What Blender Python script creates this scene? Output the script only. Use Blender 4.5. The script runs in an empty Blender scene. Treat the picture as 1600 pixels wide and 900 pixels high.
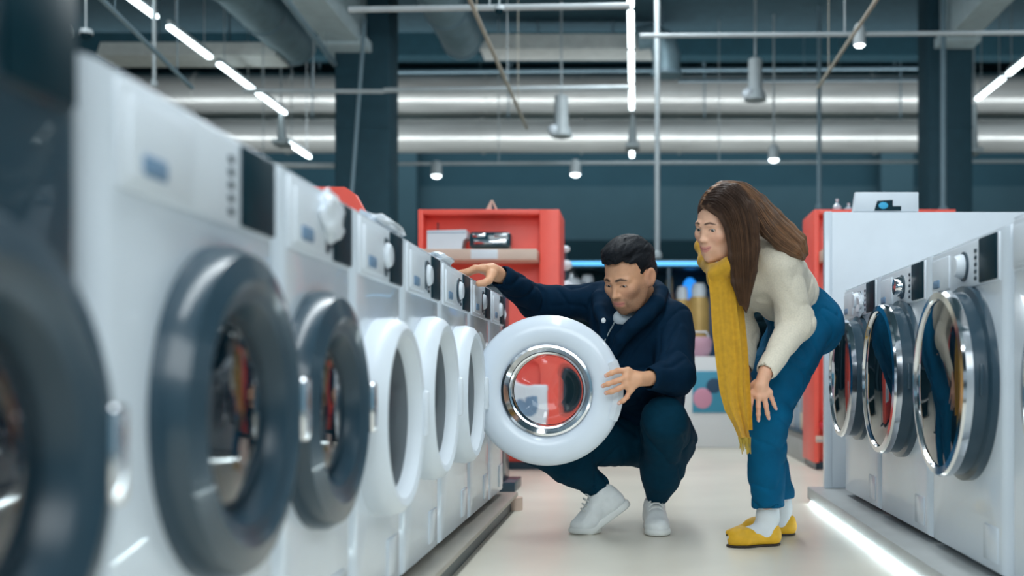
import bpy, bmesh, math, random
import numpy as np
from mathutils import Vector, Matrix
random.seed(7); np.random.seed(7)
SC = bpy.context.scene
COL = SC.collection
PI = math.pi
# ------------------------------------------------------------------ camera
F = 1700.0            # focal length in pixels of a 1600 px wide frame
VX, VY, H = 992.0, 585.0, 0.58
cd = bpy.data.cameras.new('camera'); cam = bpy.data.objects.new('camera', cd); COL.objects.link(cam)
cam.location = (0, 0, H); cam.rotation_euler = (PI/2, 0, 0)
cd.sensor_width = 36; cd.lens = 36*F/1600
cd.shift_x = -(VX-800)/1600; cd.shift_y = (VY-450)/1600
cd.clip_start = 0.05; cd.clip_end = 200
cd.dof.use_dof = True; cd.dof.focus_distance = 3.72; cd.dof.aperture_fstop = 1.8
SC.camera = cam
SC.view_settings.view_transform = 'Standard'; SC.view_settings.look = 'None'
SC.view_settings.exposure = 0.0; SC.view_settings.gamma = 1; SC.view_settings.use_curve_mapping = False
# ------------------------------------------------------------------ world, shop lighting and added fill lights
W = bpy.data.worlds.new('world'); SC.world = W; W.use_nodes = True
bg = W.node_tree.nodes['Background']; bg.inputs[0].default_value = (0.34, 0.62, 0.80, 1); bg.inputs[1].default_value = 0.42
def area(name, loc, sx, sy, power, col=(0.90, 0.97, 1.0), rot=(0, 0, 0)):
    l = bpy.data.lights.new(name, 'AREA'); l.shape = 'RECTANGLE'; l.size = sx; l.size_y = sy; l.energy = power; l.color = col
    o = bpy.data.objects.new(name, l); COL.objects.link(o); o.location = loc; o.rotation_euler = rot
    return o
area('aisle_area_light', (-0.04, 3.2, 4.6), 0.5, 7.5, 175)
area('aisle_area_light', (-4.63, 4.5, 4.6), 0.5, 10, 120)
area('aisle_area_light', (4.27, 4.5, 4.6), 0.5, 10, 120)
area('aisle_area_light', (0.4, -2.0, 3.2), 5.0, 2.0, 165, rot=(math.radians(48), 0, 0))  # added front fill behind the camera, brightens faces; not a shop fitting
area('aisle_area_light', (0.0, 9.5, 4.6), 0.5, 5, 130)
area('back_wall_fill', (0.0, 19.3, 5.5), 16, 0.4, 70, (0.75, 0.93, 1.0), rot=(math.radians(25), 0, 0))  # added light hidden behind the ducts to brighten the back wall
area('duct_fill', (0.0, 15.0, 3.35), 17, 0.2, 230, (0.92, 0.97, 1.0), rot=(math.radians(180-25), 0, 0))  # added upward fill that brightens the silver ducts; no such fitting is modelled

def P(px, py, Y):
    return Vector(((px-VX)*Y/F, Y, H+(VY-py)*Y/F))
# ------------------------------------------------------------------ materials
MATS = {}
def mat(name, col, rough=0.5, metal=0.0, noise=0.0, scale=8.0, bump=0.0, bscale=60.0, emit=None, estr=0.0,
        trans=0.0, coat=0.0, ior=1.45, alpha=1.0, attr=None, stretch=None, sheen=0.0, sss=0.0, spec=None):
    if name in MATS: return MATS[name]
    m = bpy.data.materials.new(name); m.use_nodes = True; nt = m.node_tree; N = nt.nodes; L = nt.links
    b = N['Principled BSDF']
    b.inputs['Base Color'].default_value = (*col, 1); b.inputs['Roughness'].default_value = rough
    b.inputs['Metallic'].default_value = metal; b.inputs['IOR'].default_value = ior
    b.inputs['Transmission Weight'].default_value = trans; b.inputs['Coat Weight'].default_value = coat
    b.inputs['Alpha'].default_value = alpha; b.inputs['Sheen Weight'].default_value = sheen
    if spec is not None: b.inputs['Specular IOR Level'].default_value = spec
    if sss: b.inputs['Subsurface Weight'].default_value = sss; b.inputs['Subsurface Radius'].default_value = (0.012, 0.004, 0.002); b.inputs['Subsurface Scale'].default_value = 0.6
    if emit: b.inputs['Emission Color'].default_value = (*emit, 1); b.inputs['Emission Strength'].default_value = estr
    tc = N.new('ShaderNodeTexCoord'); mp = N.new('ShaderNodeMapping'); L.new(tc.outputs['Object'], mp.inputs[0])
    if stretch: mp.inputs['Scale'].default_value = stretch
    base = None
    if attr:
        a = N.new('ShaderNodeAttribute'); a.attribute_name = attr; base = a.outputs['Color']
    nz = N.new('ShaderNodeTexNoise'); nz.inputs['Scale'].default_value = scale; nz.inputs['Detail'].default_value = 5
    L.new(mp.outputs[0], nz.inputs['Vector'])
    mx = N.new('ShaderNodeMix'); mx.data_type = 'RGBA'; mx.blend_type = 'MULTIPLY'; mx.inputs[0].default_value = 1.0
    rp = N.new('ShaderNodeMapRange'); rp.inputs['From Min'].default_value = 0.3; rp.inputs['From Max'].default_value = 0.7
    rp.inputs['To Min'].default_value = 1-noise; rp.inputs['To Max'].default_value = 1+noise*0.5
    L.new(nz.outputs['Fac'], rp.inputs['Value']); L.new(rp.outputs[0], mx.inputs[7])
    if base is not None: L.new(base, mx.inputs[6])
    else: mx.inputs[6].default_value = (*col, 1)
    L.new(mx.outputs[2], b.inputs['Base Color'])
    if bump:
        n2 = N.new('ShaderNodeTexNoise'); n2.inputs['Scale'].default_value = bscale; n2.inputs['Detail'].default_value = 4
        L.new(mp.outputs[0], n2.inputs['Vector'])
        bp = N.new('ShaderNodeBump'); bp.inputs['Strength'].default_value = bump; bp.inputs['Distance'].default_value = 0.004
        L.new(n2.outputs['Fac'], bp.inputs['Height']); L.new(bp.outputs[0], b.inputs['Normal'])
    MATS[name] = m
    return m
ENAMEL = mat('white_enamel', (0.72, 0.80, 0.88), 0.25, coat=0.4, noise=0.03, scale=3)
PLASTIC = mat('white_plastic', (0.76, 0.83, 0.90), 0.38, noise=0.03)
DARKENAMEL = mat('anthracite_enamel', (0.012, 0.045, 0.07), 0.3, noise=0.1, coat=0.3)
DARKPLASTIC = mat('dark_plastic', (0.02, 0.05, 0.075), 0.3, noise=0.1)
GREYRING = mat('grey_ring_plastic', (0.028, 0.062, 0.090), 0.28, noise=0.08, coat=0.3)
CHROME = mat('chrome', (0.80, 0.82, 0.85), 0.12, 1.0, noise=0.04)
STEEL = mat('brushed_steel', (0.5, 0.53, 0.55), 0.3, 1.0, noise=0.1, stretch=(1, 1, 20))
DARKGLASS = mat('smoked_glass', (0.004, 0.012, 0.02), 0.03, noise=0.02, coat=0.5, ior=1.6)
MATTEGLASS = mat('dull_door_glass', (0.010, 0.028, 0.040), 0.35, noise=0.05, spec=0.2)
SMOKE = mat('tinted_clear_glass', (0.45, 0.6, 0.7), 0.02, trans=1.0, ior=1.3)
CLEAR = mat('clear_bowl_glass', (0.97, 0.99, 1.0), 0.0, trans=1.0, ior=1.28)
RUBBER = mat('grey_rubber', (0.12, 0.14, 0.16), 0.6, noise=0.1)
DISPLAY = mat('display_glass', (0.004, 0.028, 0.042), 0.4, noise=0.1, spec=0.15)
SCREENBLUE = mat('blue_screen', (0.01, 0.1, 0.2), 0.1, emit=(0.05, 0.5, 0.8), estr=0.5)
LABEL = mat('pale_blue_print', (0.18, 0.3, 0.45), 0.5)
RED = mat('red_lacquer', (0.98, 0.13, 0.095), 0.4, noise=0.05)
REDDARK = mat('deep_red_lacquer', (0.62, 0.03, 0.05), 0.45, noise=0.06)
SHELFWOOD = mat('pale_shelf_board', (0.72, 0.55, 0.46), 0.5, noise=0.06)
CEIL = mat('teal_ceiling_paint', (0.012, 0.06, 0.085), 0.8, noise=0.12)
SLAB = mat('grey_teal_slab', (0.045, 0.115, 0.155), 0.8, noise=0.12)
BEAM = mat('painted_beam', (0.58, 0.70, 0.75), 0.7, noise=0.1)
COLUMN = mat('dark_column_paint', (0.02, 0.07, 0.10), 0.7, noise=0.12)
WALLM = mat('slate_wall', (0.05, 0.14, 0.19), 0.8, noise=0.1, scale=1)
WALLL = mat('slate_wall_pale', (0.085, 0.18, 0.23), 0.8, noise=0.1, scale=1)
WALLD = mat('deep_teal_wall', (0.006, 0.045, 0.065), 0.8, noise=0.15, scale=1)
DUCT = mat('galvanised_duct', (0.72, 0.74, 0.72), 0.32, 0.45, noise=0.3, scale=2.0, bump=0.3, bscale=3, stretch=(0.25, 1, 2.5))
DUCTP = mat('grey_painted_duct', (0.26, 0.38, 0.44), 0.5, 0.3, noise=0.15)
DUCTW = mat('pale_painted_duct', (0.78, 0.80, 0.78), 0.6, noise=0.1)
PIPE = mat('pale_pipe', (0.48, 0.54, 0.57), 0.4, noise=0.08)
PIPED = mat('teal_pipe', (0.20, 0.30, 0.36), 0.4, noise=0.08)
CABLE = mat('cream_conduit', (0.46, 0.43, 0.36), 0.5, noise=0.08)
LAMP = mat('lit_tube', (1, 1, 1), 0.5, emit=(0.82, 0.97, 1.0), estr=6.0)
SPOTM = mat('lit_spot', (1, 1, 1), 0.5, emit=(0.85, 0.97, 1.0), estr=9.0)
LEDM = mat('lit_led_strip', (1, 1, 1), 0.5, emit=(0.75, 0.92, 1.0), estr=18.0)
BLUELED = mat('lit_blue_strip', (0.2, 0.6, 1), 0.5, emit=(0.06, 0.40, 0.75), estr=1.0)
PLINTH = mat('grey_plinth_laminate', (0.40, 0.42, 0.42), 0.45, noise=0.08)
PLINTHT = mat('taupe_plinth_top', (0.36, 0.33, 0.28), 0.35, noise=0.1)
PLINTHD = mat('dark_plinth_side', (0.03, 0.05, 0.06), 0.4, noise=0.1)
# ------------------------------------------------------------------ mesh helpers
class MB:
    def __init__(s): s.bm = bmesh.new()
    def box(s, x0, y0, z0, x1, y1, z1, bev=0.0, seg=2, rot=None):
        r = bmesh.ops.create_cube(s.bm, size=1)
        vs = r['verts']
        for v in vs:
            v.co = Vector((x0+(v.co.x+.5)*(x1-x0), y0+(v.co.y+.5)*(y1-y0), z0+(v.co.z+.5)*(z1-z0)))
        if rot is not None:
            c = Vector(((x0+x1)/2, (y0+y1)/2, (z0+z1)/2))
            for v in vs: v.co = c + rot @ (v.co-c)
        if bev > 0:
            es = list({e for v in vs for e in v.link_edges})
            bmesh.ops.bevel(s.bm, geom=es, offset=bev, segments=seg, profile=0.5, affect='EDGES')
        return s
    def tube(s, pts, r, n=10, cap=True, ref=None):
        pts = [Vector(p) for p in pts]
        rs = r if isinstance(r, (list, tuple)) else [r]*len(pts)
        rings = []
        t0 = (pts[1]-pts[0]).normalized()
        u = t0.orthogonal().normalized() if ref is None else (Vector(ref)-t0*t0.dot(Vector(ref))).normalized()
        for i, p in enumerate(pts):
            if i == 0: t = t0
            elif i == len(pts)-1: t = (pts[i]-pts[i-1]).normalized()
            else: t = (pts[i+1]-pts[i-1]).normalized()
            u = (u - t*t.dot(u)).normalized(); w = t.cross(u)
            rings.append([s.bm.verts.new(p + (u*math.cos(a)+w*math.sin(a))*rs[i]) for a in [2*PI*k/n for k in range(n)]])
        s.loft(rings, cap)
        return s
    def loft(s, rings, cap=True, closed=True):
        n = len(rings[0])
        for a, b in zip(rings[:-1], rings[1:]):
            for k in range(n if closed else n-1):
                s.bm.faces.new((a[k], a[(k+1) % n], b[(k+1) % n], b[k]))
        if cap:
            s.bm.faces.new(list(reversed(rings[0]))); s.bm.faces.new(rings[-1])
    def lathe(s, prof, c=(0, 0, 0), axis='z', n=48, cap0=False, cap1=False):
        c = Vector(c); rings = []
        for r, h in prof:
            ring = []
            for k in range(n):
                a = 2*PI*k/n; x, y = r*math.cos(a), r*math.sin(a)
                v = {'z': Vector((x, y, h)), 'y': Vector((x, h, y)), 'x': Vector((h, x, y))}[axis]
                ring.append(s.bm.verts.new(c+v))
            rings.append(ring)
        s.loft(rings, False)
        if cap0: s.bm.faces.new(list(reversed(rings[0])))
        if cap1: s.bm.faces.new(rings[-1])
        return s
    def ball(s, c, r, n=16, sc=(1, 1, 1)):
        rr = bmesh.ops.create_uvsphere(s.bm, u_segments=n, v_segments=max(6, n*2//3), radius=1)
        for v in rr['verts']: v.co = Vector((v.co.x*r*sc[0]+c[0], v.co.y*r*sc[1]+c[1], v.co.z*r*sc[2]+c[2]))
        return s
    def prism(s, poly, axis, a, b):
        def mk(p, h):
            return {'x': Vector((h, p[0], p[1])), 'y': Vector((p[0], h, p[1])), 'z': Vector((p[0], p[1], h))}[axis]
        r0 = [s.bm.verts.new(mk(p, a)) for p in poly]; r1 = [s.bm.verts.new(mk(p, b)) for p in poly]
        s.loft([r0, r1], True); return s
    def build(s, name, m, parent=None, smooth=True, angle=35):
        bmesh.ops.recalc_face_normals(s.bm, faces=s.bm.faces)
        me = bpy.data.meshes.new(name); s.bm.to_mesh(me); s.bm.free()
        if smooth:
            me.polygons.foreach_set('use_smooth', [True]*len(me.polygons))
            me.set_sharp_from_angle(angle=math.radians(angle))
        me.materials.append(m)
        o = bpy.data.objects.new(name, me); COL.objects.link(o)
        if parent is not None: o.parent = parent
        return o
def tag(o, label=None, cat=None, group=None, kind=None):
    if label: o['label'] = label
    if cat: o['category'] = cat
    if group: o['group'] = group
    if kind: o['kind'] = kind
    return o
def thing(name, label, cat, loc=(0, 0, 0), rz=0, group=None):
    o = bpy.data.objects.new(name, None); COL.objects.link(o); o.empty_display_size = 0.1
    o.location = loc; o.rotation_euler = (0, 0, rz)
    return tag(o, label, cat, group)
def kids(o): return [c for c in bpy.data.objects if c.parent == o]
def copy_tree(o, parent=None):
    c = o.copy(); COL.objects.link(c); c.parent = parent
    for ch in kids(o): copy_tree(ch, c)
    return c
def struct(o): o['kind'] = 'structure'; return o
# ------------------------------------------------------------------ the shop's shell
ZC = H+5.3
FLOORM = mat('pale_resin_floor', (0.77, 0.73, 0.63), 0.32, noise=0.12, scale=1.3, bump=0.02)
struct(MB().box(-11, -9, -0.1, 11, 22, 0).build('floor', FLOORM, smooth=False))
struct(MB().box(-11, -9, H+4.4, 11, 14, H+4.6).build('ceiling', SLAB, smooth=False))
struct(MB().box(-11, 14, ZC, 11, 22, ZC+0.1).build('ceiling_high', CEIL, smooth=False))
struct(MB().box(-11, 13.9, H+4.6, 11, 14.0, ZC+0.1).build('ceiling_step', CEIL, smooth=False))
struct(MB().box(-11, 21.2, 0, 11, 21.5, ZC).build('wall_back', WALLM, smooth=False))
struct(MB().box(-11, 21.1, H+2.6, 11, 21.2, H+3.65).build('wall_back_band', WALLL, smooth=False))
struct(MB().box(-11, 21.0, 0, 11, 21.2, H+2.55).build('wall_back_lower', WALLD, smooth=False))
struct(MB().box(-11.2, -9, 0, -11, 21.5, ZC).build('wall_left', WALLM, smooth=False))
struct(MB().box(11, -9, 0, 11.2, 21.5, ZC).build('wall_right', WALLM, smooth=False))
for x0, x1 in ((615, 652), (1375, 1425)):
    a, b = P(x0, 0, 20.8).x, P(x1, 0, 20.8).x
    struct(MB().box(a, 20.7, 0, b, 21.0, ZC).build('wall_pilaster', WALLL, smooth=False))
def column(x0, x1, Y, d=0.5):
    a, b = P(x0, 0, Y).x, P(x1, 0, Y).x
    m = MB().box(a, Y, 0, b, Y+d, H+4.4, bev=0.012)
    for z in (0.12, 1.1, 2.2, 3.3): m.box(a-0.004, Y-0.004, z, b+0.004, Y+d+0.004, z+0.02, bev=0.003)
    o = m.build('column', COLUMN)
    o['kind'] = 'structure'
    return o
column(523, 607, 12.0); column(1452, 1520, 12.0)
# main beams running away from the camera, with a haunch over each column
for xa, xb, hh in ((445, 508, 3.58), (1535, 1585, 3.62)):
    a, b = (xa-VX)/585*hh, (xb-VX)/585*hh
    m = MB().box(a, -3, H+hh, b, 12.55, H+4.4, bev=0.01)
    m.box(a-0.06, 11.7, H+hh-0.03, b+0.06, 12.6, H+hh+0.08, bev=0.01)
    struct(m.build('ceiling_beam', BEAM))
for Y, hh in ((16.2, 4.75), (18.6, 4.9)):
    struct(MB().box(-11, Y, H+hh, 11, Y+0.35, ZC).build('ceiling_crossbeam', CEIL))
# ------------------------------------------------------------------ ducts, pipes, rods under the ceiling
def duct_along(px, py, Yend, r, Y0, label):
    e = P(px, py, Yend); t = thing('ventilation_duct', label, 'duct', (e.x, Yend, e.z))
    m = MB().tube([(0, Y0-Yend, 0), (0, -0.02, 0)], r, 28); m.build('pipe_shell', DUCTP, t)
    for k in range(7):
        y = -0.05 - k*1.1
        MB().lathe([(r, y-0.03), (r+0.018, y-0.03), (r+0.018, y+0.03), (r, y+0.03)], axis='y', n=28).build('flange', PIPED, t)
    MB().lathe([(r*0.96, 0.0), (r*0.5, 0.03), (0.02, 0.04)], axis='y', n=28, cap1=True).build('end_cap', DUCTP, t)
    for y in (-0.8, -3.4):
        MB().tube([(0, y, r), (0, y, H+4.4-e.z)], 0.008, 6).build('hanger', PIPED, t)
duct_along(462, 70, 13.0, 0.24, 1.0, 'dull grey round duct ending between left beam and slanted light row')
duct_along(722, 62, 13.2, 0.235, 1.0, 'grey round duct ending above the red shelf unit')
def duct_across(py, Y, r, x0, x1, label, zc=None):
    z = P(0, py, Y).z; t = thing('round_duct', label, 'duct', (0, Y, z))
    MB().tube([(x0, 0, 0), (x1, 0, 0)], r, 32).build('pipe_shell', DUCT, t)
    x = x0+0.4
    while x < x1:
        MB().lathe([(r, x-0.02), (r+0.02, x-0.02), (r+0.02, x+0.02), (r, x+0.02)], axis='x', n=32).build('seam_ring', DUCT, t); x += 1.55
    x = x0+0.8
    while x < x1: MB().tube([(x, 0, r), (x, 0, ZC-z)], 0.01, 6).build('hanger', PIPED, t); x += 3.1
duct_across(150, 17.6, 0.36, -9, 9, 'upper broad silver duct crossing the hall behind the columns')
duct_across(213, 17.2, 0.26, -9, 9, 'lower silver duct crossing the hall behind the columns')
duct_across(183, 18.6, 0.10, -9, 9, 'thin silver duct running between the two broad ducts')
def flat_duct(x0, x1, y0, y1, Y, label, slant=0.12):
    a, b = P(x0, y1, Y), P(x1, y0, Y); t = thing('rectangular_duct', label, 'duct', (0, Y, a.z))
    h = b.z-a.z
    m = MB(); m.prism([(a.x, 0), (b.x, 0), (b.x, h), (a.x+slant, h)], 'y', 0, 0.5); m.build('duct_body', DUCTW, t)
    for x in ((a.x*0.7+b.x*0.3), (a.x*0.3+b.x*0.7)):
        MB().tube([(x, 0.25, h), (x, 0.25, H+4.4-a.z)], 0.01, 6).build('hanger', PIPED, t)
flat_duct(749, 1046, 53, 76, 13.3, 'pale flat duct with a slanted end beside the middle light row')
flat_duct(150, 430, 66, 86, 12.5, 'pale flat duct crossing behind the left light row', 0.05)
# flexible elbow by the middle light row
t = thing('duct_elbow', 'dull blue duct elbow right of the middle light row', 'duct', tuple(P(1035, 60, 13.0)))
MB().tube([(-0.30, 0, 0.0), (-0.12, 0, 0.03), (0.0, 0, -0.05), (0.05, 0, -0.22), (0.05, 0, -0.45)], [0.14, 0.15, 0.17, 0.17, 0.16], 20).build('elbow_tube', DUCTP, t)
MB().lathe([(0.165, -0.45), (0.185, -0.45), (0.185, -0.40), (0.165, -0.40)], c=(0.05, 0, 0), n=24).build('collar', PIPED, t)
MB().tube([(0, 0, 0.1), (0, 0, 0.9)], 0.01, 6).build('hanger', PIPED, t)
def rail(x0, y0, x1, y1, Y, r, m, label, name='ceiling_pipe', hang=True, top=None):
    a, b = P(x0, y0, Y), P(x1, y1, Y)
    t = thing(name, label, 'pipe', tuple(a))
    MB().tube([(0, 0, 0), tuple(b-a)], r, 10).build('pipe_run', m, t)
    if hang:
        tp = top if top else (H+4.4 if Y < 14 else ZC)
        k = max(1, int((b-a).length/2.2))
        for i in range(k):
            q = (b-a)*((i+0.5)/k)
            MB().tube([tuple(q), (q.x, q.y, tp-a.z)], 0.006, 6).build('hanger', m, t)
    return t
rail(545, 15, 985, 9, 8.0, 0.022, PIPE, 'thick pale pipe at the very top, ending by the left beam')
rail(1000, 56, 1640, 51, 9.0, 0.019, PIPE, 'long pale pipe over the woman, carrying a lit spot')
rail(610, 112, 1452, 106, 15.0, 0.03, PIPED, 'dim pipe above the silver ducts, upper of two')
rail(600, 141, 985, 137, 11.3, 0.027, PIPE, 'pale pipe passing in front of the left column')
rail(380, 142, 600, 143, 11.3, 0.024, PIPE, 'short pale pipe left of the left column')
rail(1060, 126, 1452, 124, 14.5, 0.025, PIPED, 'dim pipe above silver ducts right of the middle lights')
rail(300, 257, 523, 259, 12.5, 0.035, PIPE, 'pale rail under the last lamp of the left light row')
tr = rail(607, 256, 1640, 252, 13.5, 0.022, PIPE, 'lowest pale track crossing the whole hall below the ducts', name='light_track')
# conduits running away from the camera
def run(x0, y0, Y0, x1, y1, Y1, r, m, label):
    a, b = P(x0, y0, Y0), P(x1, y1, Y1); t = thing('ceiling_conduit', label, 'pipe', tuple(a))
    MB().tube([(0, 0, 0), tuple(b-a)], r, 8).build('pipe_run', m, t)
    for f in (0.15, 0.8):
        q = (b-a)*f
        MB().tube([tuple(q), (q.x, q.y, H+4.4-a.z)], 0.004, 6).build('hanger', m, t)
run(723, -25, 7.2, 823, 200, 11.5, 0.017, CABLE, 'cream conduit slanting down over the red shelf unit')
run(1386, -25, 7.2, 1278, 137, 9.8, 0.015, CABLE, 'brown conduit slanting over the woman towards upper right')
run(150, -10, 6.6, 300, 137, 9.2, 0.018, PIPED, 'grey conduit slanting along the left light row')
run(440, -10, 9.0, 523, 100, 12.0, 0.03, PIPED, 'grey pipe slanting beside the left ceiling beam')
def rod(px, y0, y1, Y, r, m, label, px2=None):
    a, b = P(px, y0, Y), P(px2 or px, y1, Y); t = thing('hanging_rod', label, 'rod', tuple(b))
    MB().tube([(0, 0, 0), tuple(a-b)], r, 8).build('rod_tube', m, t)
    MB().lathe([(r*0.6, -0.02), (r*1.7, -0.02), (r*1.7, 0.03), (r, 0.05)], n=10, cap0=True).build('end_fitting', m, t)
    MB().box(-r*3, -r*3, a.z-b.z, r*3, r*3, a.z-b.z+0.01, bev=0.002).build('ceiling_plate', m, t)
rod(241, -260, 132, 10.2, 0.019, PIPE, 'pale vertical rod crossing the left light row')
rod(1027, -20, 400, 11.0, 0.026, PIPE, 'pale vertical pole just right of the middle light row')
rod(1280, -5, 325, 13.0, 0.026, PIPED, 'dim vertical pole above the right red panel')
rod(1474, -40, 330, 11.6, 0.03, PIPED, 'thin pipe running down the face of right column')
rod(570, 30, 335, 11.7, 0.022, PIPED, 'thin slanting cable down the face of left column', px2=547)
# ------------------------------------------------------------------ linear lamps
def lamp_row(l, h, segs, label, grp):
    for i, (y0, y1) in enumerate(segs):
        Y0, Y1 = h*F/(VY-y0), h*F/(VY-y1)
        t = thing('linear_lamp', label[i], 'ceiling light', (l, (Y0+Y1)/2, H+h), 0, grp)
        L = (Y1-Y0)/2-0.04
        MB().box(-0.030, -L, 0.015, 0.030, L, 0.05, bev=0.008).build('diffuser', LAMP, t)
        MB().box(-0.02, -L-0.01, 0.05, 0.02, L+0.01, 0.10, bev=0.006).build('housing', PIPE, t)
        for y in (-L*0.7, L*0.7):
            MB().tube([(0, y, 0.10), (0, y, (4.4 if Y1 < 14 else 5.3)-h)], 0.006, 6).build('suspension_wire', PIPE, t)
lamp_row(-4.60, 3.4, [(-30, 34), (45, 96), (103, 145), (148, 182)],
         ['lit tube at the top left corner of the slanting left row', 'second lit tube down the slanting left row, above nearest white washer',
          'third lit tube down the slanting left row', 'fourth lit tube of left row, before the drop by the column'], 'tubes of the left light row')
lamp_row(-4.63, 3.06, [(226, 250)], ['lowest short lit tube of left row, beside the left column'], 'tubes of the left light row')
lamp_row(-0.04, 3.4, [(-30, 17), (22, 80), (85, 133), (137, 175)],
         ['lit tube cut by the top edge in the middle row', 'second lit tube from the top in the middle row',
          'third lit tube from the top in the middle row', 'fourth lit tube of the middle row, above white junction'], 'tubes of the middle light row')
lamp_row(-0.04, 3.06, [(226, 249)], ['short lit tube at the bottom end of the middle row'], 'tubes of the middle light row')
lamp_row(4.27, 3.4, [(92, 122), (125, 160)],
         ['lit tube at the right edge of the picture', 'lit tube ending beside the right column'], 'tubes of the right light row')
for l, Y, h, dz, lb in ((-4.62, 14.2, 3.38, 0.36, 'pale bracket joining the dropped lamp of the left row'), (-0.03, 14.3, 3.36, 0.36, 'white junction housing between tubes of the middle row'), (4.27, 13.7, 3.36, 0.55, 'pale bracket hanging from the end of the right row')):
    t = thing('lamp_bracket', lb, 'bracket', (l, Y, H+h))
    MB().tube([(0, 0, 0.05), (0, 0.05, -dz)], [0.03, 0.07], 10).build('bracket_arm', PIPE, t)
    MB().box(-0.09, -0.1, -dz-0.03, 0.09, 0.2, -dz+0.03, bev=0.01).build('bracket_foot', PIPE, t)
    MB().tube([(0, 0, 0.05), (0, 0, (4.4 if Y < 14 else 5.3)-h)], 0.012, 6).build('bracket_rod', PIPE, t)
def spot(px, py, Y, ytop, label, r=0.07, tilt=0.0):
    c = P(px, py, Y); t = thing('spotlight', label, 'spotlight', tuple(c), 0, None)
    top = (P(px, ytop, Y).z if ytop > 0 else (H+4.4))-c.z
    MB().lathe([(r*0.55, 0.16), (r*0.9, 0.12), (r, 0.0), (r, -0.02), (r*0.85, -0.02)], n=20, cap0=True).build('spot_housing', PIPE, t)
    MB().ball((0, 0, -0.01), r*0.88, 16, (1, 1, 0.7)).build('lens', SPOTM, t)
    MB().tube([(0, 0, 0.15), (0, 0, top)], 0.012, 8).build('stem', PIPE, t)
spot(682, 272, 13.5, 254, 'lit spot on the low track above the red shelf unit')
spot(899, 270, 13.5, 254, 'lit spot on the low track above the man')
spot(1209, 247, 13.3, -1, 'lit spot hanging above the woman')
spot(1343, 67, 9.0, 52, 'lit spot under the long pipe near the upper right corner', 0.05)
spot(48, 8, 8.2, -50, 'lit spot in the upper left corner of the hall', 0.045)
def ceiling_speaker(px, py, Y, ytop, label):
    c = P(px, py, Y); t = thing('hanging_projector', label, 'projector', tuple(c))
    MB().lathe([(0.05, 0.35), (0.08, 0.33), (0.085, 0.0), (0.12, -0.08), (0.13, -0.14), (0.05, -0.16)], n=20, cap0=True, cap1=True).build('projector_housing', PIPE, t)
    MB().ball((-0.09, -0.06, -0.08), 0.07, 14).build('projector_head', PLASTIC, t)
    MB().tube([(0, 0, 0.34), (0, 0, H+4.4-c.z)], 0.012, 6).build('stem', PIPE, t)
ceiling_speaker(1180, 138, 12.5, 56, 'grey projector hanging from the long pipe above the woman')
ceiling_speaker(877, 195, 12.8, 150, 'small grey projector hanging in front of lower silver duct')
def dome(px, py, Y, label, s=1.0):
    c = P(px, py, Y); t = thing('dome_camera', label, 'camera', tuple(c))
    MB().lathe([(0.03*s, 0.07*s), (0.09*s, 0.06*s), (0.11*s, 0.02*s), (0.11*s, -0.02*s)], n=20, cap0=True).build('dome_housing', PIPE, t)
    MB().ball((0, 0, -0.02*s), 0.085*s, 16).build('dome_glass', DISPLAY, t)
    MB().tube([(0, 0, 0.06*s), (0, 0, H+4.4-c.z)], 0.016*s, 8).build('stem', PIPE, t)
dome(91, 50, 8.7, 'round camera on a stem at the upper left', 1.0)
dome(134, 52, 9.3, 'smaller camera right of round one at the upper left', 0.55)
dome(780, 15, 8.0, 'tiny sensor clipped under the pipe at the top', 0.4)
# ------------------------------------------------------------------ plinths
t = thing('display_plinth', 'low taupe topped plinth under the left row of machines', 'plinth', (-0.9, 2.2, 0))
MB().box(-0.4, -2.6, 0.055, 0.395, 2.5, 0.072, bev=0.004).build('top_board', PLINTHT, t)
MB().box(-0.4, -2.6, 0.0, 0.375, 2.48, 0.055, bev=0.003).build('plinth_side', PLINTHD, t)
MB().lathe([(0.045, 0.0), (0.045, 0.055)], c=(0.375, 2.455, 0), n=20, cap0=True, cap1=True).build('corner_cap', SHELFWOOD, t)
t = thing('display_plinth', 'low grey plinth with a glowing lower edge under the right row', 'plinth', (0.789, 3.0, 0))
MB().box(0.0, -2.6, 0.012, 1.7, 1.98, 0.067, bev=0.004).build('plinth_body', PLINTH, t)
MB().box(0.03, -2.55, 0.0, 1.6, 1.90, 0.012).build('plinth_base', PLINTHD, t)
MB().box(-0.004, -2.55, 0.001, 0.028, 1.88, 0.0115, bev=0.002).build('led_strip', LEDM, t)
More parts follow.
